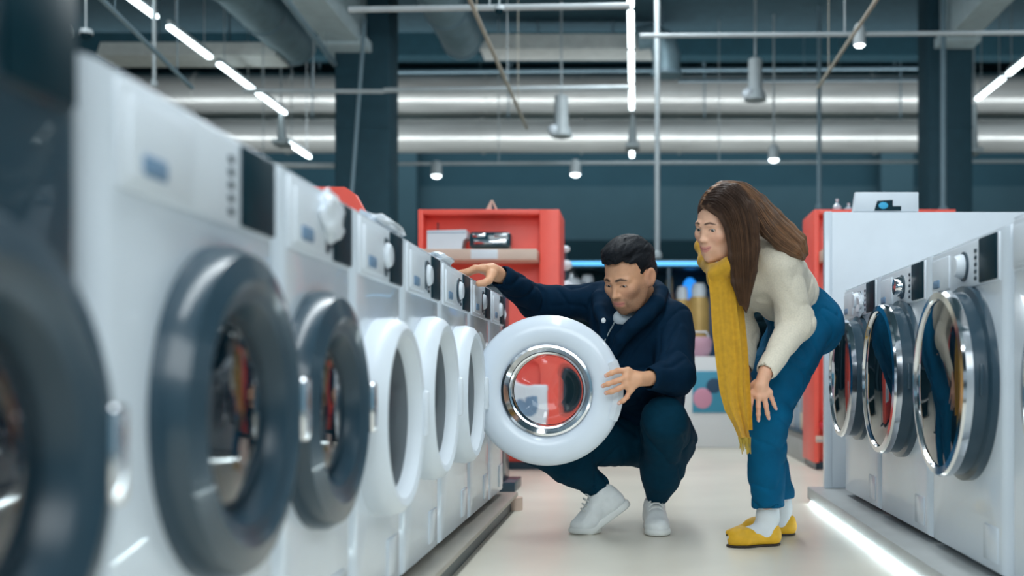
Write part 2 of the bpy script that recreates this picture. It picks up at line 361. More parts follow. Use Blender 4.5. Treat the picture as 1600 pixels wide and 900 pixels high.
# ------------------------------------------------------------------ washing machines
def machine(name, label, w, h, d, R, zc, body_m, style, group=None, disp='square', hasfilm=False, open_deg=0, door_dx=0.0, slots=False, nodial=False):
    t = thing(name, label, 'washing machine', (0, 0, 0), 0, group)
    foot = 0.016
    # cabinet: one loft from the porthole rim over the rounded front edges to the back
    bm = bmesh.new(); n = 72
    hw = w/2; z0, z1 = foot, h; cx = door_dx
    def rect(x0, x1, za, zb):
        ang = [2*PI*k/n for k in range(n)]
        for c in ((x1, zb), (x0, zb), (x0, za), (x1, za)):
            a = math.atan2(c[1]-zc, c[0]-cx) % (2*PI)
            k = min(range(n), key=lambda i: abs((ang[i]-a+PI) % (2*PI)-PI)); ang[k] = a
        out = []
        for a in ang:
            dx, dz = math.cos(a), math.sin(a)
            s = min((x1-cx)/dx if dx > 1e-9 else 9e9, (x0-cx)/dx if dx < -1e-9 else 9e9,
                    (zb-zc)/dz if dz > 1e-9 else 9e9, (za-zc)/dz if dz < -1e-9 else 9e9)
            out.append((cx+dx*s, zc+dz*s))
        return out, ang
    outer, ang = rect(-hw, hw, z0, z1)
    rh = R-0.045
    def ring(pts, y): return [bm.verts.new((p[0], y, p[1])) for p in pts]
    circ = lambda r: [(cx+r*math.cos(a), zc+r*math.sin(a)) for a in ang]
    rings = [ring(circ(rh-0.02), 0.09), ring(circ(rh-0.012), 0.012), ring(circ(rh), 0.0)]
    b = 0.034
    for k in range(0, 6):
        q = k/5*PI/2; ins = b*(1-math.sin(q)); yy = b*(1-math.cos(q))
        pts, _ = rect(-hw+ins, hw-ins, z0+ins*0.35, z1-ins*0.35)
        o2 = []
        for p, oo in zip(pts, outer): o2.append(p)
        rings.append(ring(o2, yy))
    rings.append(ring(outer, d))
    m = MB(); m.bm.free(); m.bm = bm
    m.loft(rings, False); bm.faces.new(rings[-1])
    m.build('cabinet', body_m, t, angle=28)
    # drum behind the porthole
    m = MB(); m.lathe([(rh-0.022, 0.05), (rh-0.03, 0.09), (rh-0.01, 0.11), (rh-0.012, 0.40), (0.06, 0.42), (0.0001, 0.40)], c=(cx, 0, zc), axis='y', n=40)
    m.build('drum', STEEL, t)
    m = MB(); m.lathe([(rh-0.012, 0.02), (rh-0.035, 0.03), (rh-0.03, 0.06), (rh-0.018, 0.09)], c=(cx, 0, zc), axis='y', n=48).build('gasket', RUBBER, t)
    # control fascia
    m = MB(); m.box(-hw+0.035, -0.006, h-0.135, hw-0.035, 0.02, h-0.014, bev=0.005); m.build('control_panel', body_m if body_m is DARKENAMEL else PLASTIC, t)
    dr = MB().box(-hw+0.05, -0.012, h-0.125, -hw+0.05+0.17, 0.0, h-0.03, bev=0.006).build('detergent_drawer', body_m if body_m is DARKENAMEL else PLASTIC, t)
    MB().box(-hw+0.075, -0.016, h-0.115, -hw+0.135, -0.010, h-0.092, bev=0.004).build('drawer_label', LABEL, dr)
    kx = 0.02 if disp == 'square' else 0.0
    kp = 1.0 if style == 'chrome' else 0.55
    if not nodial:
        kn = MB().lathe([(0.033*(0.7+0.3*kp), -0.006), (0.033*(0.7+0.3*kp), -0.006-0.014*kp), (0.026*(0.7+0.3*kp), -0.006-0.028*kp), (0.0001, -0.006-0.030*kp)], c=(kx, 0, h-0.075), axis='y', n=28).build('dial', (DARKENAMEL if body_m is DARKENAMEL else PLASTIC), t)
        MB().lathe([(0.040, -0.006), (0.040, -0.010), (0.033, -0.012)], c=(kx, 0, h-0.075), axis='y', n=28).build('dial_ring', GREYRING, kn)
    dw = 0.13 if w > 0.5 else 0.115
    MB().box(hw-0.045-dw, -0.011, h-0.130, hw-0.04, -0.004, h-0.016, bev=0.003).build('display', DISPLAY, t)
    m = MB()
    for k in range(5): m.box(hw-0.06-dw-0.03, -0.009, h-0.12+k*0.018, hw-0.06-dw-0.012, -0.005, h-0.11+k*0.018, bev=0.002)
    m.build('buttons', GREYRING, t)
    # lower service flap and feet
    MB().box(hw-0.16, -0.004, 0.045, hw-0.05, 0.01, 0.135, bev=0.004).build('filter_flap', body_m, t)
    for sx in (-1, 1):
        for yy in (0.06, d-0.06):
            MB().lathe([(0.022, 0.0), (0.022, 0.008), (0.012, 0.010), (0.012, foot+0.01)], c=(sx*(hw-0.05), yy, 0), n=14, cap0=True).build('foot', RUBBER, t)
    if slots:
        for dz in (-0.07, 0.07): MB().box(-hw+0.03, -0.003, zc+dz-0.009, -hw+0.05, 0.004, zc+dz+0.009, bev=0.002).build('hinge_slot', DARKPLASTIC, t)
    # door, drawn round its own centre; outward is -y
    if style == 'black':
        m = MB().lathe([(R, 0.0), (R, -0.022), (R-0.012, -0.042), (R-0.045, -0.052), (R-0.06, -0.045), (R-0.06, 0.0)], axis='y', n=72)
        door = m.build('door', DARKPLASTIC if body_m is DARKENAMEL else GREYRING, t)
        MB().lathe([(R-0.058, -0.046), (R-0.075, -0.040), (R-0.095, -0.012), (R-0.097, 0.0)], axis='y', n=72).build('inner_ring', DARKPLASTIC, door)
        MB().lathe([(R-0.095, -0.012), (R-0.11, -0.022), (0.06, -0.028), (0.0001, -0.03), (0.0001, -0.022), (0.06, -0.02), (R-0.11, 0.03), (R-0.13, 0.075), (R-0.145, 0.075)][:4], axis='y', n=72).build('door_glass', DARKGLASS, door)
        MB().box(R-0.05, -0.062, -0.05, R-0.022, -0.045, 0.05, bev=0.008).build('handle', CHROME, door)
    elif style == 'white':
        m = MB().lathe([(R, 0.0), (R+0.002, -0.03), (R-0.006, -0.052), (R-0.022, -0.064), (R-0.038, -0.060), (R-0.050, -0.044), (R-0.056, -0.030), (R-0.056, 0.0)], axis='y', n=72)
        door = m.build('door', PLASTIC, t)
        MB().lathe([(R-0.055, -0.030), (0.08, -0.036), (0.0001, -0.038)], axis='y', n=64).build('door_glass', MATTEGLASS, door)
        MB().box(R-0.035, -0.074, -0.055, R-0.012, -0.055, 0.055, bev=0.008).build('handle', PLASTIC, door)
    elif style == 'chrome':
        m = MB().lathe([(R+0.012, 0.0), (R+0.012, -0.018), (R-0.004, -0.024), (R-0.006, -0.058), (R-0.03, -0.06), (R-0.03, 0.0)], axis='y', n=80)
        door = m.build('door', GREYRING, t)
        MB().lathe([(R-0.006, -0.055), (R+0.001, -0.060), (R+0.001, -0.078), (R-0.004, -0.085), (R-0.022, -0.087), (R-0.026, -0.078)], axis='y', n=80).build('chrome_ring', CHROME, door)
        MB().lathe([(R-0.025, -0.079), (R-0.05, -0.084), (R*0.5, -0.092), (0.0001, -0.095)], axis='y', n=80).build('door_glass', DARKGLASS, door)
        MB().box(R-0.01, -0.045, -0.03, R+0.001, -0.035, 0.05, bev=0.003).build('handle', GREYRING, door)
    else:   # the opened porthole door with its clear bowl
        prof = [(R-0.012, 0.012), (R, 0.0), (R+0.001, -0.016), (R-0.010, -0.034), (R-0.035, -0.046), (R-0.062, -0.049), (R-0.085, -0.043), (R-0.102, -0.030),
                (R-0.104, 0.004), (R-0.09, 0.018), (R-0.012, 0.012)]
        door = MB().lathe(prof, axis='y', n=96).build('door', mat('door_white', (0.74, 0.82, 0.91), 0.3, noise=0.02, coat=0.4), t, angle=50)
        MB().lathe([(R-0.102, -0.032), (R-0.100, -0.042), (R-0.108, -0.044), (R-0.122, -0.030), (R-0.124, 0.0)], axis='y', n=96).build('chrome_trim', CHROME, door)
        MB().lathe([(R-0.124, -0.020), (R-0.122, 0.02), (R-0.126, 0.06), (R-0.132, 0.062), (R-0.132, 0.02), (R-0.130, -0.018), (R-0.124, -0.020)], axis='y', n=96).build('inner_steel_ring', CHROME, door)
        # clear bowl, 4 mm thick, bulging to the drum side
        MB().lathe([(0.0001, 0.075), (0.06, 0.072), (0.095, 0.060), (R-0.134, 0.03), (R-0.134, 0.024), (0.092, 0.054), (0.058, 0.066), (0.0001, 0.069)], axis='y', n=80).build('door_glass', CLEAR, door)
        # grip plate on the free edge
        m = MB(); rr = []
        for k in range(9):
            a = math.radians(-24+48*k/8); rr.append(a)
        bmx = m.bm
        prev = None
        for a in rr:
            q = [bmx.verts.new((r_*math.cos(a), y_, r_*math.sin(a))) for r_, y_ in ((R-0.03, -0.046), (R-0.012, -0.050), (R+0.004, -0.034), (R+0.004, -0.006), (R-0.03, -0.006))]
            if prev:
                for i in range(5): bmx.faces.new((prev[i], prev[(i+1) % 5], q[(i+1) % 5], q[i]))
            else: bmx.faces.new(q)
            prev = q
        bmx.faces.new(list(reversed(prev)))
        m.build('grip_plate', PLASTIC, door, angle=30)
        for dz in (-0.035, 0.035): MB().box(-R-0.012, -0.014, dz-0.014, -R+0.03, 0.006, dz+0.014, bev=0.003).build('hinge', STEEL, door)
    door.location = (cx, 0, zc)
    if open_deg:
        th = math.radians(open_deg); hx = cx-R-0.004
        door.location = (hx+(R+0.004)*math.cos(th), -(R+0.012)*math.sin(th)-0.0, zc); door.rotation_euler = (0, 0, -th)
    return t
LX, PZL = -0.56, 0.072
def left(m, y0, y1): m.location = (LX, (y0+y1)/2, PZL); m.rotation_euler = (0, 0, PI/2)
gl = 'left row of front loading machines'
hL = 0.918-PZL
mA = machine('washing_machine', 'dark anthracite washer at the left edge of the picture', 0.47, 0.90, 0.56, 0.22, 0.43, DARKENAMEL, 'black', gl); left(mA, 0.64, 1.115)
mB = machine('washing_machine', 'large white washer with a big dark ringed door next to the dark washer', 0.565, hL, 0.56, 0.226, 0.455, ENAMEL, 'black', gl, door_dx=0.055, nodial=True); left(mB, 1.135, 1.705)
mC = machine('washing_machine', 'white washer with the second dark ringed door of the left row', 0.44, hL, 0.56, 0.210, 0.445, ENAMEL, 'black', gl, door_dx=-0.01); left(mC, 1.715, 2.155)
mD = machine('washing_machine', 'white washer with bulging white rim round a tall dark glass, beside the second dark ring', 0.45, hL, 0.56, 0.215, 0.415, ENAMEL, 'white', gl, door_dx=-0.01); left(mD, 2.165, 2.615)
mE = machine('washing_machine', 'white washer with two small black hinge slots on its front', 0.49, hL, 0.56, 0.215, 0.445, ENAMEL, 'white', gl, slots=True, door_dx=0.02); left(mE, 2.625, 3.115)
mF = machine('washing_machine', 'white washer just in front of the opened porthole door', 0.545, hL, 0.56, 0.215, 0.445, ENAMEL, 'white', gl, door_dx=0.03); left(mF, 3.125, 3.67)
mG = machine('washing_machine', 'white washer whose round door the man holds open', 0.50, hL, 0.56, 0.253, 0.526-PZL, ENAMEL, 'clear', gl, open_deg=90, door_dx=0.012); left(mG, 3.68, 4.18)
mI = machine('washing_machine', 'white washer at the far end of the left row', 0.44, hL, 0.56, 0.205, 0.43, ENAMEL, 'white', gl); left(mI, 4.19, 4.63)
RX, PZR = 0.893, 0.067
def right(m, y0, y1): m.location = (RX, (y0+y1)/2, PZR); m.rotation_euler = (0, 0, -PI/2)
gr_ = 'right row of machines with chrome ringed doors'
hR = 0.945-PZR
m1 = machine('washing_machine', 'right row washer with chrome ringed door beside the woman, next to white end panel', 0.66, hR, 0.56, 0.232, 0.565-PZR, ENAMEL, 'chrome', gr_); right(m1, 3.98, 4.64)
m2 = machine('washing_machine', 'middle washer of three chrome ringed ones on the right', 0.66, hR, 0.56, 0.248, 0.565-PZR, ENAMEL, 'chrome', gr_, door_dx=0.0); right(m2, 3.30, 3.96)
m3 = machine('washing_machine', 'nearest fully visible chrome ringed washer on the right, with square black display', 0.66, hR, 0.56, 0.248, 0.556-PZR, ENAMEL, 'chrome', gr_, door_dx=0.03); right(m3, 2.62, 3.28)
m4 = machine('washing_machine', 'white washer cut off by the right edge of the picture', 0.80, hR+0.012, 0.56, 0.235, 0.55-PZR, ENAMEL, 'chrome', gr_, door_dx=0.145); right(m4, 1.79, 2.59)
for o in kids(m4):
    if o.name.startswith('detergent'):
        for q in kids(o): bpy.data.objects.remove(q, do_unlink=True)
for o in kids(m2):
    if o.name.startswith('dial'): o.data.materials[0] = CHROME
def film(X, Y, z, rx, ry, rz, lab, seed):
    rnd = random.Random(seed)
    m = MB(); bmesh.ops.create_icosphere(m.bm, subdivisions=3, radius=1)
    for v in m.bm.verts:
        k = 1+0.22*math.sin(5*v.co.x+seed)*math.cos(6*v.co.z+2*seed)+rnd.uniform(-0.10, 0.10)
        v.co = Vector((v.co.x*rx*k, v.co.y*ry*k, v.co.z*rz*k))
    o = m.build('plastic_wrap', mat('crumpled_film', (0.76, 0.82, 0.88), 0.4, noise=0.04), None, angle=20)
    o.location = (X, Y, z); return tag(o, lab, 'wrap')
film(0.882, 4.26, 0.852, 0.016, 0.05, 0.045, 'crumpled clear wrap over the dial of the washer beside the white end panel', 3)
film(-0.545, 1.95, 0.862, 0.018, 0.06, 0.042, 'crumpled clear wrap on the fascia of the second dark ringed washer', 5)
film(-0.60, 2.55, 0.925, 0.045, 0.16, 0.024, 'crumpled wrap on top of the washer with tall dark glass', 8)
film(-0.60, 3.30, 0.925, 0.04, 0.14, 0.022, 'crumpled wrap on top of the washer before the opened door', 9)
# white end panel of the right row and the card on it
t = thing('end_panel', 'tall plain white panel closing the far end of the right row', 'panel', (0.858, 4.90, PZR))
MB().box(0, 0, 0, 1.6, 0.035, 1.245, bev=0.006).build('panel_board', PLASTIC, t)
MB().box(-0.004, -0.004, 0, 0.03, 0.039, 1.247, bev=0.004).build('edge_trim', ENAMEL, t)
t = thing('card_sign', 'small white card with blue and black picture on top of white panel', 'sign', (1.0, 4.905, PZR+1.247))
t.location.x = P(1337, 0, 4.9).x
MB().box(0, 0, 0, 0.285, 0.03, 0.088, bev=0.003).build('card', PLASTIC, t)
MB().prism([(-0.012, 0), (0.0, 0), (0.0, 0.088)], 'y', 0.0, 0.03).build('card_fold', PLASTIC, t)
m = MB(); m.prism([(0.085, 0.004), (0.168, 0.004), (0.168, 0.052), (0.098, 0.048)], 'y', -0.003, 0.001); m.prism([(0.168, 0.004), (0.205, 0.004), (0.205, 0.024), (0.168, 0.024)], 'y', -0.003, 0.001)
m.build('printed_picture', DISPLAY, t)
MB().ball((0.125, -0.003, 0.027), 0.022, 14, (1, 0.1, 0.7)).build('printed_swirl', mat('print_blue', (0.05, 0.45, 0.75), 0.5), t)
# ------------------------------------------------------------------ red display units
def red_unit(label, X0, Y):
    t = thing('display_unit', label, 'shelf unit', (X0, Y, 0), 0, None); w = 0.855; hh = 1.577
    s = w/221.0
    MB().box(0.02, 0.06, 0.0, w-0.02, 0.42, 0.045).build('kick_base', DARKPLASTIC, t)
    MB().box(0.0, 0.0, 0.045, 0.03, 0.45, hh, bev=0.004).build('side_panel', RED, t)
    MB().box(w-0.12, 0.0, 0.045, w, 0.45, hh, bev=0.004).build('side_panel', RED, t)
    MB().box(0.03, 0.10, 0.045, w-0.12, 0.13, hh-0.02, bev=0.002).build('back_panel', RED, t)
    MB().box(0.03, 0.0, hh-0.03, w-0.12, 0.45, hh, bev=0.003).build('top_board', RED, t)
    MB().box(0.03, -0.14, 1.258, w-0.125, 0.12, 1.322, bev=0.004).build('shelf_board', SHELFWOOD, t)
    MB().box(0.34, -0.144, 1.262, 0.50, -0.139, 1.318, bev=0.001).build('price_strip', PLASTIC, t)
    MB().box(0.03, -0.06, 0.25, w-0.125, 0.12, 0.29, bev=0.004).build('shelf_board', REDDARK, t)
    MB().box(0.10, 0.092, 1.46, 0.106, 0.10, 1.51, bev=0.001).build('slot', DARKPLASTIC, t)
    return t
ru = red_unit('red display unit with pale shelf behind the crouching man', -1.31, 6.57)
ru2 = red_unit('red display unit behind the white end panel on the right', 1.083, 6.57)
t = thing('carton', 'white carton on the pale shelf of red unit', 'box', (-1.235, 6.46, 1.322))
m = MB(); m.prism([(0, 0), (0.205, 0), (0.215, 0.055), (0.235, 0.07), (0.232, 0.118), (0.0, 0.112)], 'y', 0, 0.14); m.build('carton_body', PLASTIC, t)
MB().box(0.0, -0.002, 0.098, 0.23, 0.142, 0.102, bev=0.0008).build('lid_line', LABEL, t)
t = thing('toaster', 'shiny dark glossy toaster on pale shelf of red unit', 'toaster', (-0.985, 6.45, 1.322))
MB().box(0, 0, 0.008, 0.25, 0.15, 0.105, bev=0.022, seg=4).build('toaster_body', mat('black_gloss', (0.01, 0.05, 0.07), 0.08, coat=1.0), t)
MB().box(0.03, -0.003, 0.03, 0.225, 0.01, 0.058, bev=0.006).build('chrome_band', CHROME, t)
MB().box(0.02, -0.003, 0.070, 0.10, 0.01, 0.095, bev=0.006).build('chrome_band', CHROME, t)
MB().box(0.15, -0.003, 0.070, 0.23, 0.01, 0.095, bev=0.006).build('chrome_band', STEEL, t)
for x in (0.03, 0.21):
    MB().box(x, 0.03, 0, x+0.02, 0.12, 0.01, bev=0.002).build('foot', RUBBER, t)
t = thing('countertop_appliance', 'white box shaped appliance on low shelf of red unit, seen through the porthole', 'appliance', (-0.775, 6.50, 0.29))
MB().box(0, 0, 0, 0.25, 0.18, 0.23, bev=0.015, seg=3).build('housing', PLASTIC, t)
MB().box(0.12, -0.004, 0.02, 0.19, 0.01, 0.16, bev=0.01).build('front_grille', LABEL, t)
t = thing('folding_stand', 'small wooden a-frame stand on top of red unit', 'stand', (P(768, 0, 6.6).x, 6.62, 1.577))
MB().tube([(-0.035, 0, 0.0), (0, 0.0, 0.062)], 0.006, 8).build('stand_leg', SHELFWOOD, t)
MB().tube([(0.03, 0, 0.0), (0, 0.0, 0.062)], 0.006, 8).build('stand_leg', SHELFWOOD, t)
MB().prism([(-0.03, 0.002), (-0.002, 0.002), (-0.002, 0.05)], 'y', -0.004, 0.004).build('stand_panel', SHELFWOOD, t)
# red board far behind the left row
t = thing('display_board', 'red board with a sloping corner rising behind the left row', 'board', (-1.9, 5.25, 0))
MB().prism([(0, 0), (0.64, 0), (0.64, 1.2), (0.615, 1.33), (0.55, 1.45), (0.50, 1.485), (0, 1.49)], 'y', 0, 0.05).build('board_panel', RED, t)
MB().box(0.05, 0.05, 0, 0.11, 0.35, 0.06, bev=0.005).build('foot', DARKPLASTIC, t)
MB().box(0.47, 0.05, 0, 0.53, 0.35, 0.06, bev=0.005).build('foot', DARKPLASTIC, t)
# rack behind the end of the left row
t = thing('display_rack', 'dark rack with tags behind the far left washers', 'rack', (-0.93, 5.35, 0))
MB().box(0, 0, 0, 0.34, 0.3, 0.05, bev=0.004).build('rack_base', DARKPLASTIC, t)
MB().box(0.0, 0.02, 0.05, 0.28, 0.28, 1.02, bev=0.006).build('rack_body', DARKENAMEL, t)
MB().box(-0.01, 0.0, 1.02, 0.29, 0.3, 1.04, bev=0.003).build('rack_top', DARKPLASTIC, t)
t = thing('price_tag', 'white and red tag standing out of dark rack near the far left washers', 'tag', (-0.67, 5.30, 0.87))
MB().prism([(-0.03, -0.04), (0.03, -0.045), (0.045, 0.0), (0.03, 0.05), (-0.025, 0.055)], 'y', -0.004, 0.0).build('tag_card', PLASTIC, t)
MB().prism([(-0.02, -0.02), (0.015, -0.03), (0.02, 0.015), (-0.015, 0.025)], 'y', -0.006, -0.004).build('tag_print', RED, t)
MB().tube([(0.0, 0.0, -0.02), (0.0, 0.06, -0.03)], 0.004, 6).build('tag_arm', STEEL, t)
# ------------------------------------------------------------------ aisle shelving behind the woman
t = thing('gondola_shelf', 'low grey based shelving behind the woman beside the right red unit', 'shelf', (1.10, 7.05, 0))
MB().box(0, 0, 0, 0.5, 3.6, 0.185, bev=0.006).build('base', PLINTH, t)
MB().box(-0.01, -0.01, 0.185, 0.5, 3.61, 0.20, bev=0.004).build('base_shelf', DARKPLASTIC, t)
MB().box(0.42, 0, 0.20, 0.5, 3.6, 1.5, bev=0.004).build('back_panel', WALLL, t)
MB().box(0.02, 0, 0.70, 0.42, 3.6, 0.72, bev=0.003).build('upper_shelf', DARKPLASTIC, t)
MB().box(0.02, 0, 1.10, 0.42, 3.6, 1.12, bev=0.003).build('upper_shelf', DARKPLASTIC, t)
bc = [('pale yellow', (0.70, 0.66, 0.42)), ('cream', (0.72, 0.68, 0.56)), ('pale blue', (0.35, 0.48, 0.62)), ('white', (0.72, 0.76, 0.78)), ('lilac', (0.45, 0.42, 0.55)), ('grey', (0.30, 0.36, 0.40))]
y = 7.10; rnd = random.Random(4); ordn = ['nearest', 'second', 'third', 'fourth', 'fifth', 'sixth', 'seventh', 'eighth', 'ninth', 'tenth', 'eleventh', 'twelfth']
for k in range(12):
    wd = rnd.uniform(0.13, 0.24); hh = rnd.uniform(0.34, 0.46); nm, c = bc[k % 6]
    t = thing('product_box', '%s boxed product, %s along the low shelf behind the woman' % (nm, ordn[k]), 'box', (1.13, y, 0.20), 0, 'boxed products behind the woman')
    MB().box(0, 0, 0, 0.24, wd, hh, bev=0.004).build('box_body', mat('box_'+nm.replace(' ', '_'), c, 0.5, noise=0.05), t)
    MB().box(-0.002, wd*0.25, hh*0.35, 0.0, wd*0.7, hh*0.75, bev=0.0005).build('box_print', LABEL if k % 2 else mat('olive_print', (0.12, 0.16, 0.10), 0.5), t)
    y += wd+rnd.uniform(0.03, 0.09)
t = thing('price_tag', 'small pale tag on the side of the right red unit', 'tag', (1.10, 6.565, 0.19))
MB().box(-0.01, -0.006, -0.02, 0.05, 0.0, 0.02, bev=0.001).build('tag_card', SHELFWOOD, t)
MB().box(0.0, -0.008, -0.012, 0.04, -0.006, -0.008).build('tag_line', LABEL, t)
for k, (px, hh, lb) in enumerate(((1308, 0.075, 'small clear bottle on top of right red unit, left of the white card'), (1326, 0.05, 'tiny clear stopper on top of right red unit beside the white card'))):
    t = thing('bottle', lb, 'bottle', (P(px, 0, 6.7).x, 6.7, 1.577))
    MB().lathe([(0.026, 0.0), (0.027, hh*0.45), (0.008, hh*0.75), (0.007, hh)], n=20, cap0=True, cap1=True).build('bottle_body', mat('pale_glass', (0.45, 0.55, 0.62), 0.15, coat=0.5), t)
    MB().lathe([(0.009, hh*0.93), (0.009, hh*1.1)], n=12, cap0=True, cap1=True).build('cap', PLASTIC, t)
t = thing('glass_jar', 'tall pale jar at the left side of the right red unit', 'jar', (P(1264, 0, 7.2).x, 7.3, 1.12))
MB().lathe([(0.05, 0), (0.055, 0.02), (0.05, 0.28), (0.03, 0.36), (0.02, 0.42)], n=24, cap0=True, cap1=True).build('jar_body', mat('pale_glass', (0.45, 0.55, 0.62), 0.15), t)
MB().lathe([(0.024, 0.40), (0.024, 0.44)], n=16, cap0=True, cap1=True).build('cap', PLASTIC, t)
# ------------------------------------------------------------------ far displays in the middle
t = thing('appliance_rack', 'long dark rack with glowing blue top edge behind the man', 'rack', (-0.75, 10.2, 0))
zt = P(0, 412, 10.2).z
MB().box(0, 0, zt-0.035, 3.2, 0.6, zt+0.035, bev=0.006).build('top_shelf', DARKPLASTIC, t)
MB().box(0, -0.02, zt-0.02, 3.2, -0.001, zt+0.02, bev=0.006).build('blue_light_edge', BLUELED, t)
MB().box(0, 0.55, 0, 3.2, 0.6, zt, bev=0.004).build('back_panel', WALLD, t)
for x in (0.0, 1.05, 2.1, 3.16): MB().box(x, 0, 0, x+0.04, 0.04, zt-0.03, bev=0.004).build('upright', DARKPLASTIC, t)
for z, mm, xe in ((0.25, PLINTH, 3.2), (1.12, DARKPLASTIC, 1.05), (0.72, DARKPLASTIC, 3.2)): MB().box(0, 0.02, z-0.02, xe, 0.55, z, bev=0.003).build('shelf_board', mm, t)
def jar(px, pyb, pyt, Y, r, m, label, cap=PLASTIC, nm='canister', cat='canister'):
    b = P(px, pyb, Y); hh = P(px, pyt, Y).z-b.z
    t = thing(nm, label, cat, tuple(b))
    MB().lathe([(r*0.92, 0), (r, hh*0.05), (r, hh*0.72), (r*0.8, hh*0.82)], n=24, cap0=True, cap1=True).build('canister_body', m, t)
    MB().lathe([(r*0.62, hh*0.80), (r*0.66, hh*0.92), (r*0.5, hh)], n=20, cap0=True, cap1=True).build('lid', cap, t)
GOLD = mat('matt_gold', (0.55, 0.36, 0.12), 0.4, 0.2, noise=0.1)
zs = P(0, 0, 10.4)
def pyz(z, Y): return VY-(z-H)*F/Y
jar(1066, pyz(0.72, 10.4), 448, 10.4, 0.085, GOLD, 'tall gold canister left of the white lidded one behind the man')
jar(1092, pyz(0.72, 10.4), 443, 10.4, 0.11, GOLD, 'wide gold canister with a white lid between man and woman')
jar(1046, pyz(0.72, 10.4), 432, 10.4, 0.05, mat('brown_jar', (0.20, 0.12, 0.07), 0.4), 'brown jar behind the shoulder of the man', cap=GOLD)
jar(1112, pyz(0.72, 10.4), 450, 10.4, 0.06, mat('navy_can', (0.02, 0.06, 0.14), 0.4), 'dark navy canister touching the mustard scarf', cap=mat('navy_can', (0.02, 0.06, 0.14), 0.4))
jar(893, pyz(1.12, 10.4), 422, 10.4, 0.10, PLASTIC, 'white kettle right of the red display unit', cap=STEEL, nm='kettle', cat='kettle')
jar(918, pyz(1.12, 10.4), 430, 10.4, 0.09, STEEL, 'steel kettle beside the white one behind the man', nm='kettle', cat='kettle')
t = thing('blue_lamp', 'glowing blue oval on the far rack between man and woman', 'lamp', (P(1078, 0, 10.62).x, 10.62, 0.72))
MB().ball((0, 0, 0.68), 0.10, 20, (0.75, 0.5, 1.25)).build('lamp_globe', mat('blue_globe', (0.02, 0.2, 0.6), 0.3, emit=(0.02, 0.25, 0.8), estr=1.2), t)
MB().lathe([(0.05, 0), (0.05, 0.02), (0.02, 0.04), (0.015, 0.57)], n=16, cap0=True, cap1=True).build('lamp_base', DARKPLASTIC, t)
t = thing('picture_stand', 'white display counter with pink and blue picture between man and woman', 'counter', (P(1066, 0, 8.6).x, 8.6, 0))
zc_ = P(0, 557, 8.6).z
MB().box(0, 0, 0, 0.62, 0.45, zc_, bev=0.008).build('counter_body', mat('counter_white', (0.72, 0.76, 0.78), 0.5), t)
pc = MB().box(0.08, -0.012, P(0, 645, 8.6).z, 0.36, 0.001, P(0, 580, 8.6).z, bev=0.003).build('picture', mat('picture_blue', (0.05, 0.30, 0.45), 0.5), t)
zm = (P(0, 645, 8.6).z+P(0, 580, 8.6).z)/2
MB().ball((0.16, -0.014, zm-0.05), 0.075, 16, (1, 0.08, 1.1)).build('picture_blot', mat('picture_pink', (0.65, 0.30, 0.42), 0.5), pc)
MB().ball((0.25, -0.014, zm+0.05), 0.06, 16, (1, 0.08, 1.0)).build('picture_blot', mat('picture_navy', (0.02, 0.07, 0.14), 0.5), pc)
MB().box(-0.07, 0.02, 0.0, -0.02, 0.07, 0.60, bev=0.004).build('gold_post', GOLD, t)
t = thing('basket', 'pale pink rounded basket on the white display counter', 'basket', (P(1092, 0, 8.75).x, 8.78, zc_))
MB().lathe([(0.07, 0), (0.10, 0.05), (0.11, 0.12), (0.09, 0.16), (0.085, 0.12), (0.06, 0.02)], n=28, cap0=True).build('basket_body', mat('pink_lacquer', (0.55, 0.33, 0.42), 0.5), t)
MB().tube([(-0.1, 0, 0.12), (-0.06, 0, 0.20), (0.06, 0, 0.20), (0.1, 0, 0.12)], 0.008, 8).build('basket_handle', PLASTIC, t)
for k, (px, pb, ptp, lb) in enumerate(((884, 468, 440, 'small white pot beside the red unit, lower of two'), (882, 438, 398, 'small white jug beside the red unit, upper of two'))):
    pass
t = thing('side_stand', 'slim dark stand with white knobs right of red unit', 'stand', (P(884, 0, 7.3).x, 7.3, 0))
MB().tube([(0, 0, 0.02), (0, 0, P(0, 395, 7.3).z)], 0.014, 10).build('stand_pole', DARKPLASTIC, t)
MB().lathe([(0.12, 0), (0.12, 0.015), (0.02, 0.03)], n=24, cap0=True, cap1=True).build('stand_base', DARKPLASTIC, t)
for py, r in ((390, 0.03), (415, 0.045), (448, 0.05), (462, 0.045)):
    MB().ball((0.0, -0.02, P(0, py, 7.3).z), r, 16, (1, 1, 0.8)).build('white_knob', PLASTIC, t)
# ------------------------------------------------------------------ smooth solid figures: signed distances, meshed with surface nets
def A(*v): return np.array(v, dtype=np.float64)
def V3(p): return np.array([p[0], p[1], p[2]], dtype=np.float64)
def sd_cap(Pp, a, b, ra, rb):
    a = V3(a); b = V3(b); ab = b-a; t = np.clip(((Pp-a)@ab)/max(ab@ab, 1e-12), 0, 1)
    return np.linalg.norm(Pp-(a+t[:, None]*ab), axis=1)-(ra+(rb-ra)*t)
def sd_ell(Pp, c, r, R=None):
    q = Pp-V3(c)
    if R is not None: q = q@R
    r = V3(r); k0 = np.linalg.norm(q/r, axis=1); k1 = np.linalg.norm(q/(r*r), axis=1)
    return k0*(k0-1)/np.maximum(k1, 1e-9)
def sd_box(Pp, c, h, R=None, rd=0.0):
    q = Pp-V3(c)
    if R is not None: q = q@R
    q = np.abs(q)-(V3(h)-rd)
    return np.linalg.norm(np.maximum(q, 0), axis=1)+np.minimum(q.max(axis=1), 0)-rd
def smin(a, b, k):
    if k <= 0: return np.minimum(a, b)
    h = np.maximum(k-np.abs(a-b), 0)/k
    return np.minimum(a, b)-h*h*k*0.25
def smax(a, b, k): return -smin(-a, -b, k)
